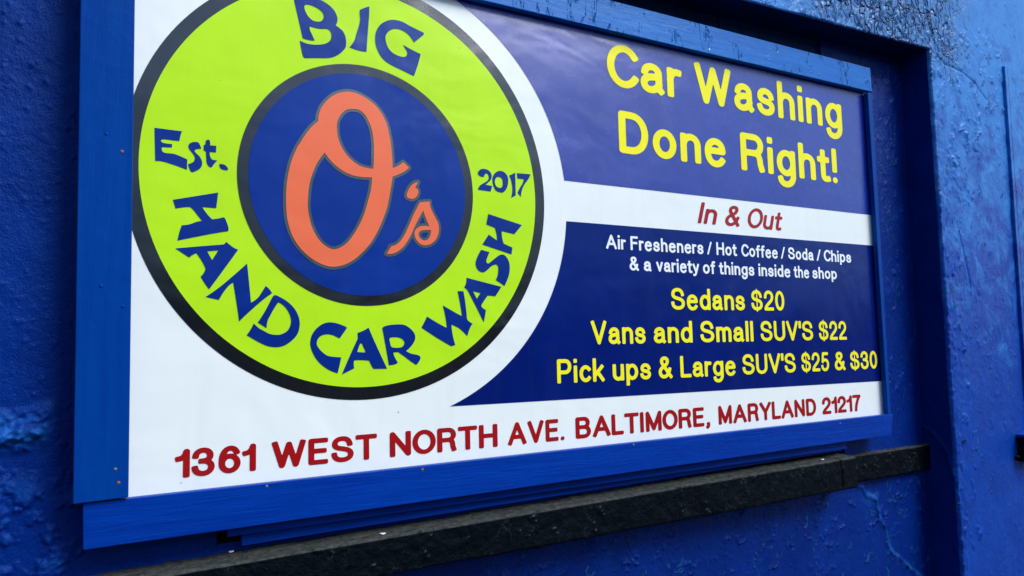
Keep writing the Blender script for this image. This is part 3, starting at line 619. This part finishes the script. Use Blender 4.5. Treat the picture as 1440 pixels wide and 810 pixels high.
pier = grid_obj('pier', P, M_PIER, bld, worn_lit=.8 * dense_at(Xg, Zg) * (np.arange(n1 + n2)[:, None] >= n1 - 1))

def second_slot(o, mat, mask):
    o.data.materials.append(mat)
    o.data.polygons.foreach_set('material_index', mask.reshape(-1).astype(np.int32))
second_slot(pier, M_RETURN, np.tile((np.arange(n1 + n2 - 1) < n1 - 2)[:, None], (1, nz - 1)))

# lintel: soffit and front, one skin
xl = steps((-9, -3, .3), (-3, .80, .05), (.80, 2.2905, .0042))
sy = np.linspace(.08, YF + .006, 24)
fz = steps((0, .16, .0042), (.16, .9, .04), (.9, 3.76, .2))
m1, m2 = len(sy), len(fz)
ZS = lambda xx: 2.744 + .038 * (xx - 2.287)
Xl = np.tile(xl[:, None], (1, m1 + m2))
Yl = np.zeros_like(Xl); Zl = np.zeros_like(Xl); NY = np.zeros_like(Xl); NZ = np.zeros_like(Xl)
for k in range(m1):
    Yl[:, k] = sy[k]; Zl[:, k] = ZS(xl); NZ[:, k] = -1
for k in range(m2):
    Yl[:, m1 + k] = YF; Zl[:, m1 + k] = ZS(xl) + .003 + fz[k]; NY[:, m1 + k] = -1
sl = sstep(2.17, 2.2905, Xl)
Xl = Xl + sl * (XE(Zl) + .0002 - 2.2905)
hf = front_h(Xl, Zl)
hsf = base_h(Xl, Yl + 9, 4)
H = np.where(np.arange(m1 + m2)[None, :] < m1, hsf, hf)
H[:, m1 - 1] *= .4
P = np.stack([Xl, Yl + NY * H, Zl + NZ * H], -1)
lintel = grid_obj('lintel', P, M_PIER, bld, worn_lit=.8 * dense_at(Xl, Zl) * (np.arange(m1 + m2)[None, :] >= m1 - 1))

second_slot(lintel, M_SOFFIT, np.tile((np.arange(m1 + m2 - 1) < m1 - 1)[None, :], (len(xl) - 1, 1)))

# boards closing the window behind the sign
def prism(name, quadxz, y0, y1, mat, parent=None, bev=.0015):
    """a board: quadxz four corners (x, z), thickness y0 (front) .. y1 (back)"""
    bm = bmesh.new()
    f = [bm.verts.new((a, y0, b)) for a, b in quadxz]
    g = [bm.verts.new((a, y1, b)) for a, b in quadxz]
    bm.faces.new(f); bm.faces.new(g[::-1])
    n = len(f)
    for k in range(n):
        bm.faces.new((f[k], g[k], g[(k + 1) % n], f[(k + 1) % n]))
    bmesh.ops.recalc_face_normals(bm, faces=bm.faces[:])
    if bev: bmesh.ops.bevel(bm, geom=bm.edges[:], offset=bev, segments=2, affect='EDGES', profile=.5)
    return bm_obj(name, bm, mat, parent)

rng = random.Random(3)
xk = -.305
while xk < 1.77:
    w = .193
    x1 = min(xk + w, 1.785)
    dy = rng.uniform(0, .005)
    prism('window_plank', [(xk, 1.30), (x1, 1.30), (x1, 2.80), (xk, 2.80)], YB + .004 + dy, YB + .024 + dy, M_PLANK, bld)
    xk += w + .004

# black brick sill
def m_sill():
    m, nt, p = new_mat("black sill paint")
    v = coords(nt)
    g = N(nt, 'ShaderNodeNewGeometry')
    sep = N(nt, 'ShaderNodeSeparateXYZ')
    nt.links.new(g.outputs['True Normal'], sep.inputs[0])
    blk = ramp(nt, noise(nt, v, 30, 5), [(.3, (.0003, .0012, .003)), (.7, (.0014, .003, .0055))])
    dust = ramp(nt, noise(nt, v, 60, 6, .7), [(.3, (.014, .018, .018)), (.75, (.085, .088, .078))])
    scr = ramp(nt, noise(nt, coords(nt, (1.4, 1, 2.2)), 55, 9, .75, 1.5), [(.65, (0, 0, 0)), (.69, (1, 1, 1))])
    up = ramp(nt, sep.outputs['Z'], [(.45, (0, 0, 0)), (.8, (1, 1, 1))])
    a = N(nt, 'ShaderNodeMix', data_type='RGBA'); b = N(nt, 'ShaderNodeMix', data_type='RGBA')
    ni = noise(nt, v, 13, 7, .6, 1.0)
    sb = N(nt, 'ShaderNodeMath', operation='SUBTRACT'); sb.inputs[1].default_value = .5
    nt.links.new(ni, sb.inputs[0])
    ab = N(nt, 'ShaderNodeMath', operation='ABSOLUTE'); nt.links.new(sb.outputs[0], ab.inputs[0])
    fl = ramp(nt, ab.outputs[0], [(0, (1, 1, 1)), (.016, (0, 0, 0))])
    fm = ramp(nt, noise(nt, v, 15, 3), [(.55, (0, 0, 0)), (.63, (1, 1, 1))])
    ff = N(nt, 'ShaderNodeMath', operation='MULTIPLY'); nt.links.new(fl, ff.inputs[0]); nt.links.new(fm, ff.inputs[1])
    mxs = N(nt, 'ShaderNodeMath', operation='MAXIMUM'); nt.links.new(scr, mxs.inputs[0]); nt.links.new(ff.outputs[0], mxs.inputs[1])
    mul = N(nt, 'ShaderNodeMath', operation='MULTIPLY'); mul.inputs[1].default_value = .45
    nt.links.new(mxs.outputs[0], mul.inputs[0])
    nt.links.new(mul.outputs[0], a.inputs['Factor']); nt.links.new(blk, a.inputs['A']); a.inputs['B'].default_value = (.05, .062, .068, 1)
    nt.links.new(up, b.inputs['Factor']); nt.links.new(a.outputs['Result'], b.inputs['A']); nt.links.new(dust, b.inputs['B'])
    nt.links.new(b.outputs['Result'], p.inputs['Base Color'])
    p.inputs['Roughness'].default_value = .5
    p.inputs['Specular IOR Level'].default_value = .09
    p.inputs['Specular Tint'].default_value = (.6, .8, 1, 1)
    nt.links.new(bump(nt, ff.outputs[0], .7, .006, bump(nt, noise(nt, v, 60, 7, .68), .7, .007)), p.inputs['Normal'])
    return m
M_SILL = m_sill()

def sill(name, xa, xb, yf, yb, zb, zt, zslope, joints, seed, dx=.0042):
    prof = [(yb, 1.0)] + [(y, 1.0) for y in np.linspace(yb, yf + .008, 22)[1:]] + [(yf + .003, .985), (yf, .95)]
    prof += [(yf, t) for t in np.linspace(.95, .05, 26)[1:]] + [(yf + .003, .015)] + [(y, 0.0) for y in np.linspace(yf + .008, max(yb, .08), 8)]
    prof = np.array(prof)
    xs = steps((xa, max(xa, -.45), .05), (max(xa, -.45), xb, dx)) if xa < -.5 else steps((xa, xb, dx))
    X = np.tile(xs[:, None], (1, len(prof)))
    top = zt + zslope * xs
    Y = np.tile(prof[None, :, 0], (len(xs), 1))
    Z = zb + (top - zb)[:, None] * prof[None, :, 1]
    t = np.gradient(prof[:, 0]), np.gradient(prof[:, 1] * (zt - zb))
    ln = np.hypot(*t) + 1e-9
    ny, nz = (t[1] / ln), (-t[0] / ln)
    s = np.concatenate([[0], np.cumsum(np.hypot(np.diff(prof[:, 0]), np.diff(prof[:, 1] * (zt - zb))))])
    S = np.tile(s[None, :], (len(xs), 1))
    hh = .0028 * fbm(X * 14, S * 18 + seed, 4, seed) + .0016 * fbm(X * 52, S * 60, 4, seed + 3)
    arc_ridge(X, S, hh, int(120 * (xb - max(xa, -.45))), (max(xa, -.45), xb, 0, s[-1]), .0026, .0020, .016, seed)
    off = np.zeros_like(X)
    for k, (jx, depth) in enumerate(joints):
        hh -= depth * np.exp(-((X - jx - .002 * np.sin(S * 60 + k)) / .0024) ** 2)
        off = np.where(X > jx, _TAB[k * 7 + seed] - .5, off)
    hh += .0012 * off
    Pn = np.stack([X, Y + ny[None, :] * hh, Z + nz[None, :] * hh], -1)
    ends = []
    for e in (0, -1):
        c = Pn[e].mean(0); c[0] = Pn[e, 0, 0]
        ends.append(np.tile(c, (1, len(prof), 1)))
    Pn = np.concatenate([ends[0], Pn, ends[1]], 0)
    return grid_obj(name, Pn, M_SILL, bld, flip=True)

jr = random.Random(5)
j = []
xx = -.42
while xx < 1.60:
    j.append((xx, jr.choice((.0004, .0006, .0010, .0022)))); xx += jr.uniform(.060, .078)
j.append((1.642, .012))
sill('brick_sill', -6.0, 1.722, -.05, .26, 1.103, 1.1875, .0125, j, 7)
sill('brick_sill', 1.715, 2.286, .020, .060, 1.100, 1.1965, .0, [(1.86, .002), (2.02, .003), (2.16, .002)], 8)
sill('brick_sill', 2.722, 3.6, -.125, -.06, 1.100, 1.198, .0, [(2.90, .003)], 9)
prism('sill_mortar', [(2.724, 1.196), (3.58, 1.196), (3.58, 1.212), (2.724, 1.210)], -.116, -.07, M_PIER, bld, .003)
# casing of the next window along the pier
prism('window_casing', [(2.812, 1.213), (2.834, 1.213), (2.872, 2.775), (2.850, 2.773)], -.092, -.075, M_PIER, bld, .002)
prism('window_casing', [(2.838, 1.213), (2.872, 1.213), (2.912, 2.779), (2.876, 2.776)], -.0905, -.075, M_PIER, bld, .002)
bm = bmesh.new()
bmesh.ops.create_cone(bm, cap_ends=True, segments=12, radius1=.010, radius2=.008, depth=.02,
                      matrix=Matrix.Translation((2.708, -.089, 1.118)) @ Matrix.Rotation(math.pi / 2, 4, 'X'))
bmesh.ops.bevel(bm, geom=bm.edges[:], offset=.0015, segments=2, affect='EDGES')
bm_obj('bolt', bm, M_SILL, bld)

bm = bmesh.new()                                     # a painted-over wire eye left in the pier
for k in range(20):
    for q in range(6):
        a, b = 2 * math.pi * k / 20 * .86, 2 * math.pi * q / 6
        r = .0085 + .0022 * math.cos(b)
        bm.verts.new((2.335 + r * math.cos(a), -.086 + .0022 * math.sin(b), 1.212 + .8 * r * math.sin(a)))
bm.verts.ensure_lookup_table()
for k in range(19):
    for q in range(6):
        bm.faces.new([bm.verts[k * 6 + q], bm.verts[(k + 1) * 6 + q], bm.verts[(k + 1) * 6 + (q + 1) % 6], bm.verts[k * 6 + (q + 1) % 6]])
bmesh.ops.recalc_face_normals(bm, faces=bm.faces[:])
bm_obj('wire_eye', bm, M_SILL, bld, True)

# ------------------------------------------------------------------ the sign
sign = tag(empty('banner_sign', (.73, .02, 1.23)), 'framed white vinyl car wash banner with lime round emblem and navy price panels', 'sign')

def flat(name, polys, y, mat, parent):
    """polys: list of [outer, hole, hole...] rings of (x, z); printed layer at depth y"""
    V, Fc = [], []
    for rings in polys:
        base = len(V)
        vv = [Vector((a, b, 0)) for r in rings for a, b in r]
        tris = tessellate_polygon([[Vector((a, b, 0)) for a, b in r] for r in rings])
        V += [(p.x, y, p.y) for p in vv]
        for t in tris:
            a, b, c = (vv[i] for i in t)
            ar = (b - a).cross(c - a).z
            if abs(ar) < 1e-12: continue
            Fc.append([base + i for i in (t if ar > 0 else t[::-1])])
    return mesh_obj(name, V, Fc, mat, parent)

def circle(cx, cz, r, n=160):
    return [(cx + r * math.cos(2 * math.pi * k / n), cz + r * math.sin(2 * math.pi * k / n)) for k in range(n)]

def smooth_ring(pts, sub=6):
    n = len(pts); out = []
    P = [np.array(p[:2]) for p in pts]; C = [p[2] for p in pts]
    for i in range(n):
        a, b = P[i], P[(i + 1) % n]
        ca, cb = C[i], C[(i + 1) % n]
        if ca and cb:
            out.append(tuple(a)); continue
        L = np.linalg.norm(b - a)
        def tan(k, c, nb):
            if c: return None
            t = P[(k + 1) % n] - P[(k - 1) % n]
            return t / (np.linalg.norm(t) + 1e-9) * L
        ta, tb = tan(i, ca, None), tan((i + 1) % n, cb, None)
        if ta is None: ta = 2 * (b - a) - tb if tb is not None else b - a; ta = ta / (np.linalg.norm(ta) + 1e-9) * L
        if tb is None:
            tb = 2 * (b - a) - ta; tb = tb / (np.linalg.norm(tb) + 1e-9) * L
        for k in range(sub):
            t = k / sub
            q = (2*t**3 - 3*t**2 + 1) * a + (t**3 - 2*t**2 + t) * ta + (-2*t**3 + 3*t**2) * b + (t**3 - t**2) * tb
            out.append(tuple(q))
    return out

def inside(p, ring):
    c = False
    for (x0, z0), (x1, z1) in zip(ring, ring[1:] + ring[:1]):
        if (z0 > p[1]) != (z1 > p[1]) and p[0] < (x1 - x0) * (p[1] - z0) / (z1 - z0) + x0: c = not c
    return c

def group_rings(rings):
    outs = []
    for r in rings:
        host = next((o for o in outs if inside(r[0], o[0])), None)
        if host: host.append(r)
        else: outs.append([r])
    return outs

def march(D, xs, zs, cells_out):
    """filled polygons of D < 0 on a grid, as (verts, faces)"""
    V, Fc, idx = [], [], {}
    def vert(key, p):
        if key not in idx: idx[key] = len(V); V.append(p)
        return idx[key]
    ins = D < 0
    any4 = ins[:-1, :-1] | ins[1:, :-1] | ins[1:, 1:] | ins[:-1, 1:]
    for i, k in zip(*np.nonzero(any4)):
        cs = [(i, k), (i + 1, k), (i + 1, k + 1), (i, k + 1)]
        f = []
        for a, b in zip(cs, cs[1:] + cs[:1]):
            da, db = D[a], D[b]
            if da < 0: f.append(vert(a, (xs[a[0]], zs[a[1]])))
            if (da < 0) != (db < 0):
                t = da / (da - db)
                key = (a, b) if a < b else (b, a)
                f.append(vert(key, (xs[a[0]] + t * (xs[b[0]] - xs[a[0]]), zs[a[1]] + t * (zs[b[1]] - zs[a[1]]))))
        f = list(dict.fromkeys(f))
        if len(f) > 2: Fc.append(f)
    return V, Fc

def seg_dist(X, Z, pts, cap=0):
    d = np.full(X.shape, 9.0)
    if cap and len(pts) > 1 and np.hypot(pts[0][0] - pts[-1][0], pts[0][1] - pts[-1][1]) > 1e-6:
        for (ex, ez), (qx, qz) in ((pts[0], pts[1]), (pts[-1], pts[-2])):
            ux, uz = ex - qx, ez - qz
            ln = math.hypot(ux, uz) + 1e-9
            al = ((X - ex) * ux + (Z - ez) * uz) / ln; pe = np.abs((X - ex) * -uz + (Z - ez) * ux) / ln
            d = np.where(al >= 0, np.minimum(d, (np.abs(al) ** cap + pe ** cap) ** (1 / cap)), d)
    if len(pts) == 1: return np.hypot(X - pts[0][0], Z - pts[0][1])
    for (x0, z0), (x1, z1) in zip(pts[:-1], pts[1:]):
        dx, dz = x1 - x0, z1 - z0
        t = np.clip(((X - x0) * dx + (Z - z0) * dz) / (dx * dx + dz * dz + 1e-12), 0, 1)
        d = np.minimum(d, np.hypot(X - x0 - t * dx, Z - z0 - t * dz))
    return d

L1, L2, L3, L4 = -.0008, -.0016, -.0024, -.0032
banner = flat('banner', [[[(-.53, 1.31), (1.975, 1.31), (1.975, 2.59), (-.53, 2.59)]]], 0.0, V_WHITE, sign)

ACX, ACZ, AR = .0165, 1.9929, .5648
def arc_pts(z0, z1, n=60):
    a0, a1 = math.asin((z0 - ACZ) / AR), math.asin((z1 - ACZ) / AR)
    return [(ACX + AR * math.cos(a0 + (a1 - a0) * k / n), ACZ + AR * math.sin(a0 + (a1 - a0) * k / n)) for k in range(n + 1)]
slogan = flat('slogan_panel', [[arc_pts(2.0635, 2.55) + [(1.972, 2.55), (1.972, 2.070)]]], L1, V_SLOGAN, sign)
price = flat('price_panel', [[arc_pts(1.464, 1.9495) + [(1.972, 1.9545), (1.972, 1.4535)]]], L1, V_NAVY, sign)
emblem = flat('emblem', [[circle(0, 2.0, .508)]], L1, V_BLACK, sign)
flat('emblem_band', [[circle(0, 1.9995, .4785)]], L2, V_LIME, emblem)
flat('emblem_border', [[circle(.0004, 1.9972, .2882)]], L3, V_BLACK, emblem)
flat('emblem_field', [[circle(.0004, 1.9972, .2652)]], L4, V_ROYAL, emblem)

for word in ('BIG', 'Est.', '2017', 'HAND', 'CAR', 'WASH'):
    for ch, rings in zip(word, group_rings([smooth_ring(r) for r in TRACED[word]])):
        o = flat('letter', [rings], L3 - .0001, V_LETTER, emblem)
        o['label'] = 'blue %s in the word %s' % ('dot' if ch == '.' else ('figure ' if ch.isdigit() else 'letter ') + ch, word)
os_rings = [smooth_ring(r) for r in TRACED["O's"]]
# grey rim round the script letters: everything within 7 mm of them
allp = np.array([p for r in os_rings for p in r])
gx = np.arange(allp[:, 0].min() - .012, allp[:, 0].max() + .013, .0016)
gz = np.arange(allp[:, 1].min() - .012, allp[:, 1].max() + .013, .0016)
GX, GZ = np.meshgrid(gx, gz, indexing='ij')
D = np.full(GX.shape, 9.0); INS = np.zeros(GX.shape, bool)
for r in os_rings:
    rr = r + r[:1]
    D = np.minimum(D, seg_dist(GX, GZ, rr))
    for (x0, z0), (x1, z1) in zip(rr[:-1], rr[1:]):
        if abs(z1 - z0) < 1e-12: continue
        INS ^= ((z0 > GZ) != (z1 > GZ)) & (GX < (x1 - x0) * (GZ - z0) / (z1 - z0) + x0)
SD = np.where(INS, -D, D) - .0066
V, Fc = march(SD, gx, gz, None)
mesh_obj('emblem_letter_rim', [(a, L4 - .0008, b) for a, b in V], Fc, V_GREY, emblem)
for ch, rings in zip(('large letter O', 'apostrophe', 'small letter s'), group_rings(os_rings)):
    o = flat('letter', [rings], L4 - .0016, V_ORANGE, emblem)
    o['label'] = 'orange script ' + ch

# ---- rounded sans letters, drawn as strokes (x, y in cap heights along the stroke centres)
def ell(cx, cy, rx, ry, a0=0, a1=360, n=28):
    return [(cx + rx * math.cos(math.radians(a0 + (a1 - a0) * k / n)), cy + ry * math.sin(math.radians(a0 + (a1 - a0) * k / n))) for k in range(n + 1)]
def path(s):
    out, cur, toks, i, mode = [], [], s.replace(',', ' ').split(), 0, 'L'
    while i < len(toks):
        t = toks[i]
        if t in 'MLC':
            mode = t; i += 1
            if t == 'M':
                if cur: out.append(cur)
                cur = []; mode = 'L'
            continue
        if mode == 'L':
            cur.append((float(toks[i]), float(toks[i + 1]))); i += 2
        else:
            p0 = cur[-1]; q = [float(v) for v in toks[i:i + 6]]; i += 6
            for k in range(1, 15):
                t = k / 14; u = 1 - t
                cur.append(tuple(u**3 * p0[d] + 3*u*u*t * q[d] + 3*u*t*t * q[2 + d] + t**3 * q[4 + d] for d in (0, 1)))
    if cur: out.append(cur)
    return out
XH = .665
_S = 'M .60 .74 C .57 .91 .47 1 .31 1 C .13 1 .02 .90 .02 .75 C .02 .59 .17 .555 .32 .52 C .50 .475 .64 .42 .64 .25 C .64 .09 .50 0 .32 0 C .13 0 .01 .10 0 .26'
GL = {
 'A': ['M 0 0 L .39 1 L .78 0', 'M .13 .32 L .65 .32'], 'B': ['M 0 .53 L .36 .53 C .71 .53 .71 0 .36 0 L 0 0 L 0 1 L .35 1 C .64 1 .64 .53 .35 .53'],
 'C': [ell(.37, .5, .37, .5, 38, 322)], 'D': ['M 0 0 L 0 1 L .26 1 C .78 1 .78 0 .26 0 L 0 0'],
 'E': ['M .52 1 L 0 1 L 0 0 L .52 0', 'M 0 .52 L .47 .52'], 'F': ['M .50 1 L 0 1 L 0 0', 'M 0 .52 L .44 .52'],
 'H': ['M 0 0 L 0 1', 'M .64 0 L .64 1', 'M 0 .52 L .64 .52'], 'I': ['M 0 0 L 0 1'], 'L': ['M 0 1 L 0 0 L .48 0'],
 'M': ['M 0 0 L 0 1 L .38 .06 L .76 1 L .76 0'], 'N': ['M 0 0 L 0 1 L .64 0 L .64 1'], 'O': [ell(.38, .5, .38, .5)],
 'P': ['M 0 0 L 0 1 L .34 1 C .66 1 .66 .44 .34 .44 L 0 .44'],
 'R': ['M 0 0 L 0 1 L .36 1 C .68 1 .68 .49 .36 .49 L 0 .49', 'M .36 .49 C .58 .48 .55 .28 .57 .14 L .61 0'],
 'S': [_S], 'T': ['M 0 1 L .64 1', 'M .32 1 L .32 0'], 'U': ['M 0 1 L 0 .32 C 0 -.107 .62 -.107 .62 .32 L .62 1'],
 'V': ['M 0 1 L .34 0 L .68 1'], 'W': ['M 0 1 L .25 0 L .50 .95 L .75 0 L 1.0 1'], 'Y': ['M 0 1 L .34 .44 L .68 1', 'M .34 .44 L .34 0'],
 '0': [ell(.26, .5, .26, .5)], '1': ['M -.02 .70 C .12 .72 .20 .80 .24 1 L .24 0'],
 '2': ['M 0 .71 C 0 1.1 .52 1.1 .52 .71 C .52 .42 .04 .28 0 0 L .53 0'],
 '3': ['M .02 .76 C .05 1.08 .50 1.07 .50 .76 C .50 .60 .40 .53 .22 .53', 'M .22 .53 C .42 .53 .54 .43 .54 .27 C .54 -.09 .02 -.10 0 .24'],
 '5': ['M .48 1 L .11 1 L .05 .50 C .2 .68 .54 .64 .54 .32 C .54 -.09 .04 -.12 0 .20'],
 '6': ['M .51 .80 C .42 1.1 0 1.08 .01 .40', ell(.275, .32, .265, .32)], '7': ['M 0 1 L .53 1 C .34 .75 .20 .4 .17 0'],
 'a': ['M .03 .50 C .06 .72 .43 .73 .43 .47 L .43 .14 C .43 .06 .45 .03 .48 0', 'M .43 .39 C .28 .38 0 .38 0 .18 C 0 -.06 .35 -.06 .43 .18'],
 'c': [ell(.25, XH / 2, .25, XH / 2, 42, 318)], 'd': [ell(.25, XH / 2, .25, XH / 2), 'M .50 0 L .50 1'],
 'e': ['M .02 .37 L .50 .37 C .50 .765 0 .765 0 .333 C 0 -.10 .36 -.10 .47 .085'],
 'f': ['M .31 .985 C .16 1.02 .13 .92 .13 .80 L .13 0', 'M 0 .655 L .29 .655'],
 'g': [ell(.25, XH / 2, .25, XH / 2), 'M .50 .665 L .50 -.04 C .50 -.44 .06 -.45 .02 -.20'],
 'h': ['M 0 0 L 0 1', 'M 0 .40 C 0 .755 .45 .755 .45 .42 L .45 0'], 'i': ['M 0 0 L 0 .665', 'M 0 .985 L 0 1.0'],
 'k': ['M 0 0 L 0 1', 'M .42 .665 L .02 .22', 'M .17 .40 L .46 0'], 'l': ['M 0 0 L 0 1'],
 'm': ['M 0 0 L 0 .665', 'M 0 .42 C 0 .755 .38 .755 .38 .42 L .38 0', 'M .38 .42 C .38 .755 .76 .755 .76 .42 L .76 0'],
 'n': ['M 0 0 L 0 .665', 'M 0 .40 C 0 .755 .45 .755 .45 .42 L .45 0'], 'o': [ell(.26, XH / 2, .26, XH / 2)],
 'p': [ell(.25, XH / 2, .25, XH / 2), 'M 0 -.28 L 0 .665'], 'r': ['M 0 0 L 0 .665', 'M 0 .42 C .02 .60 .12 .67 .25 .645'],
 's': ['M .42 .50 C .38 .72 .02 .72 .02 .49 C .02 .27 .44 .42 .44 .17 C .44 -.055 .04 -.07 0 .155'],
 't': ['M .13 .90 L .13 .18 C .13 0 .20 -.02 .32 .01', 'M 0 .655 L .29 .655'],
 'u': ['M 0 .665 L 0 .25 C 0 -.09 .45 -.09 .45 .25', 'M .45 .665 L .45 0'], 'v': ['M 0 .665 L .23 0 L .46 .665'],
 'y': ['M 0 .665 L .24 .03', 'M .48 .665 L .26 0 C .20 -.20 .15 -.28 .03 -.25'],
 '&': ['M .64 0 L .17 .66 C .03 .85 .12 1 .28 1 C .50 1 .50 .73 .31 .61 C .10 .48 0 .40 0 .24 C 0 -.07 .46 -.14 .58 .40'],
 '$': [_S, ('thin', 'M .32 1.13 L .32 -.13')], '!': ['M 0 1 L 0 .36', 'M 0 0'], "'": ['M 0 1 L 0 .74'], '.': ['M 0 0'], ',': ['M .03 .02 C .05 -.06 .03 -.13 -.02 -.17'],
 '/': [('slim', 'M 0 -.03 L .26 1.02')]}
ADV = {'A': .02, 'V': .02, 'W': .03, 'Y': .02, 'T': .05, 'L': .04, 'O': .07, 'C': .07, 'r': .03, 'f': .04, 't': .05, 'v': .03, 'y': .03, '1': .08, "'": .06}
_cache = {}
CAP = {'slogan_lettering': 3.8, 'in_out': 4.0, 'white': 8, 'yellow': 5, 'red': 4.0}     # how square the stroke ends are
def glyph(ch, W, cap):
    """(verts, faces, ink left, ink right) in cap heights"""
    if (ch, W, cap) in _cache: return _cache[(ch, W, cap)]
    k = 1 - W
    st = []
    for s in GL[ch]:
        w = W
        if isinstance(s, tuple): w, s = W * (.42 if s[0] == 'thin' else .62), s[1]
        for p in (path(s) if isinstance(s, str) else [s]):
            st.append(([(a * k, W / 2 + b * k) for a, b in p], w))
    ap = np.array([q for p, w in st for q in p])
    x0, x1 = ap[:, 0].min() - W / 2, ap[:, 0].max() + W / 2
    if ch == '/': x0, x1 = x0 + W * .19, x1 - W * .19
    res = .020
    gx = np.arange(x0 - .03, x1 + .05, res); gz = np.arange(ap[:, 1].min() - W / 2 - .03, ap[:, 1].max() + W / 2 + .05, res)
    X, Z = np.meshgrid(gx, gz, indexing='ij')
    D = np.full(X.shape, 9.0)
    for p, w in st: D = np.minimum(D, seg_dist(X, Z, p, cap) - w / 2)
    V, Fc = march(D, gx, gz, None)
    _cache[(ch, W, cap)] = (V, Fc, x0, x1)
    return _cache[(ch, W, cap)]

def line_of_text(line, y, mat, parent):
    kind, zb, slope, cap, W, shear, words = line
    for text, xa, xb in words:
        V, Fc, pos, pen = [], [], [], 0.0
        for i, ch in enumerate(text):
            gv, gf, l, r = glyph(ch, W, CAP[kind])
            if i: pen += .105 - min(.06, ADV.get(ch, 0) * .8 + ADV.get(text[i - 1], 0) * .8)
            pos.append((gv, gf, pen - l)); pen += r - l
        q = [(vx + dx + shear * vz, vz) for gv, gf, dx in pos for vx, vz in gv]
        lo, hi = min(p[0] for p in q), max(p[0] for p in q)
        sc = (xb - xa) / (hi - lo)
        for gv, gf, dx in pos:
            b = len(V)
            for vx, vz in gv:
                X = xa + (vx + dx + shear * vz - lo) * sc
                V.append((X, y, zb + slope * (X - 1.0) + vz * cap))
            Fc += [[b + i for i in f] for f in gf]
        o = mesh_obj('lettering', V, Fc, mat, parent)
        o['label'] = TINT[kind] + (' stroke ' if text == '/' else ' lettering reading ') + text
HOST = {'slogan_lettering': (slogan, V_YELLOW, L2), 'in_out': (banner, V_RED, L1), 'white': (price, V_WPRINT, L2), 'yellow': (price, V_YELLOW, L2), 'red': (banner, V_RED, L1)}
TINT = {'slogan_lettering': 'yellow', 'in_out': 'red slanted', 'white': 'small white', 'yellow': 'yellow', 'red': 'red'}
for ln in LINES:
    p, m, y = HOST[ln[0]]
    line_of_text(ln, y, m, p)

# frame boards and nails
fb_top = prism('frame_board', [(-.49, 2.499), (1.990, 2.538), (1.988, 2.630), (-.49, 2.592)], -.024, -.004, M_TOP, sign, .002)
fb_left = prism('frame_board', [(-.5785, 1.3315), (-.4865, 1.3335), (-.4945, 2.62), (-.5905, 2.62)], -.031, -.006, M_BOARDZ, sign, .002)
fb_low = prism('frame_board', [(-.5605, 1.244), (1.972, 1.2585), (1.990, 1.334), (-.5625, 1.330)], -.024, -.004, M_BOARDX, sign, .002)
fb_right = prism('frame_board', [(1.9625, 1.336), (1.980, 1.336), (1.992, 2.532), (1.9655, 2.532)], -.022, -.004, M_BOARDZ, sign, .002)
prism('backing_board', [(-.300, 1.2255), (1.748, 1.2275), (1.748, 2.55), (-.300, 2.55)], .001, .017, M_BOARDX, sign, .001)
prism('backing_board', [(-.268, 1.199), (1.742, 1.2185), (1.742, 2.45), (-.268, 2.45)], .0185, .036, M_BOARDX, sign, .001)

nail_bm = bmesh.new()
bmesh.ops.create_uvsphere(nail_bm, u_segments=14, v_segments=8, radius=.0033)
for v in nail_bm.verts: v.co.y *= .35
nail_me = bpy.data.meshes.new('nail'); nail_bm.to_mesh(nail_me); nail_bm.free()
def nail(board, x, z, y, mat, sc=1.0):
    me = nail_me.copy()
    o = link('nail', me, mat, None, True)
    o.location = (x, y, z); o.scale = (sc, sc, sc)
    bpy.context.view_layer.update()
    o.parent = board; o.matrix_parent_inverse = board.matrix_world.inverted()
for x, z, m in ((-.510, 2.008, M_RUST), (-.503, 1.701, M_BOARDZ), (-.510, 1.389, M_STEEL), (-.504, 1.363, M_RUST), (-.538, 2.04, M_BOARDZ), (-.541, 1.74, M_BOARDZ)):
    nail(fb_left, x, z, -.0312, m)
for x, z, m in ((-.227, 1.324, M_STEEL), (.129, 1.323, M_RUST), (.770, 1.326, M_STEEL), (1.684, 1.321, M_STEEL)):
    nail(fb_low, x, z, -.0242, m)
for x, z, m in ((.667, 2.538, M_RUST), (1.139, 2.538, M_FLAKE), (1.68, 2.551, M_STEEL)):
    nail(fb_top, x, z, -.0242, m, 1.1)

def flake(x, y, z, s, label, seed):
    r = random.Random(seed)
    bm = bmesh.new()
    n = 7
    ring = [(s * r.uniform(.6, 1.2) * math.cos(2 * math.pi * k / n), s * .6 * r.uniform(.6, 1.2) * math.sin(2 * math.pi * k / n)) for k in range(n)]
    a = [bm.verts.new((p[0], p[1], .0005 + .25 * s * (p[0] / s) ** 2)) for p in ring]
    b = [bm.verts.new((p[0], p[1], .002 + .25 * s * (p[0] / s) ** 2)) for p in ring]
    bm.faces.new(a[::-1]); bm.faces.new(b)
    for k in range(n): bm.faces.new((a[k], a[(k + 1) % n], b[(k + 1) % n], b[k]))
    o = bm_obj('paint_flake', bm, M_FLAKE)
    o.location = (x, y, z)
    tag(o, label, 'paint flake')
flake(.028, -.030, 1.1895, .0085, 'white paint flake lying on the black sill below the word WEST', 1)
flake(1.570, -.030, 1.2090, .0080, 'white paint flake lying on the black sill near its gap under the zip code', 2)
flake(-.288, .030, 1.1865, .0075, 'white paint chip in the dark gap at the left end of the sill', 3)
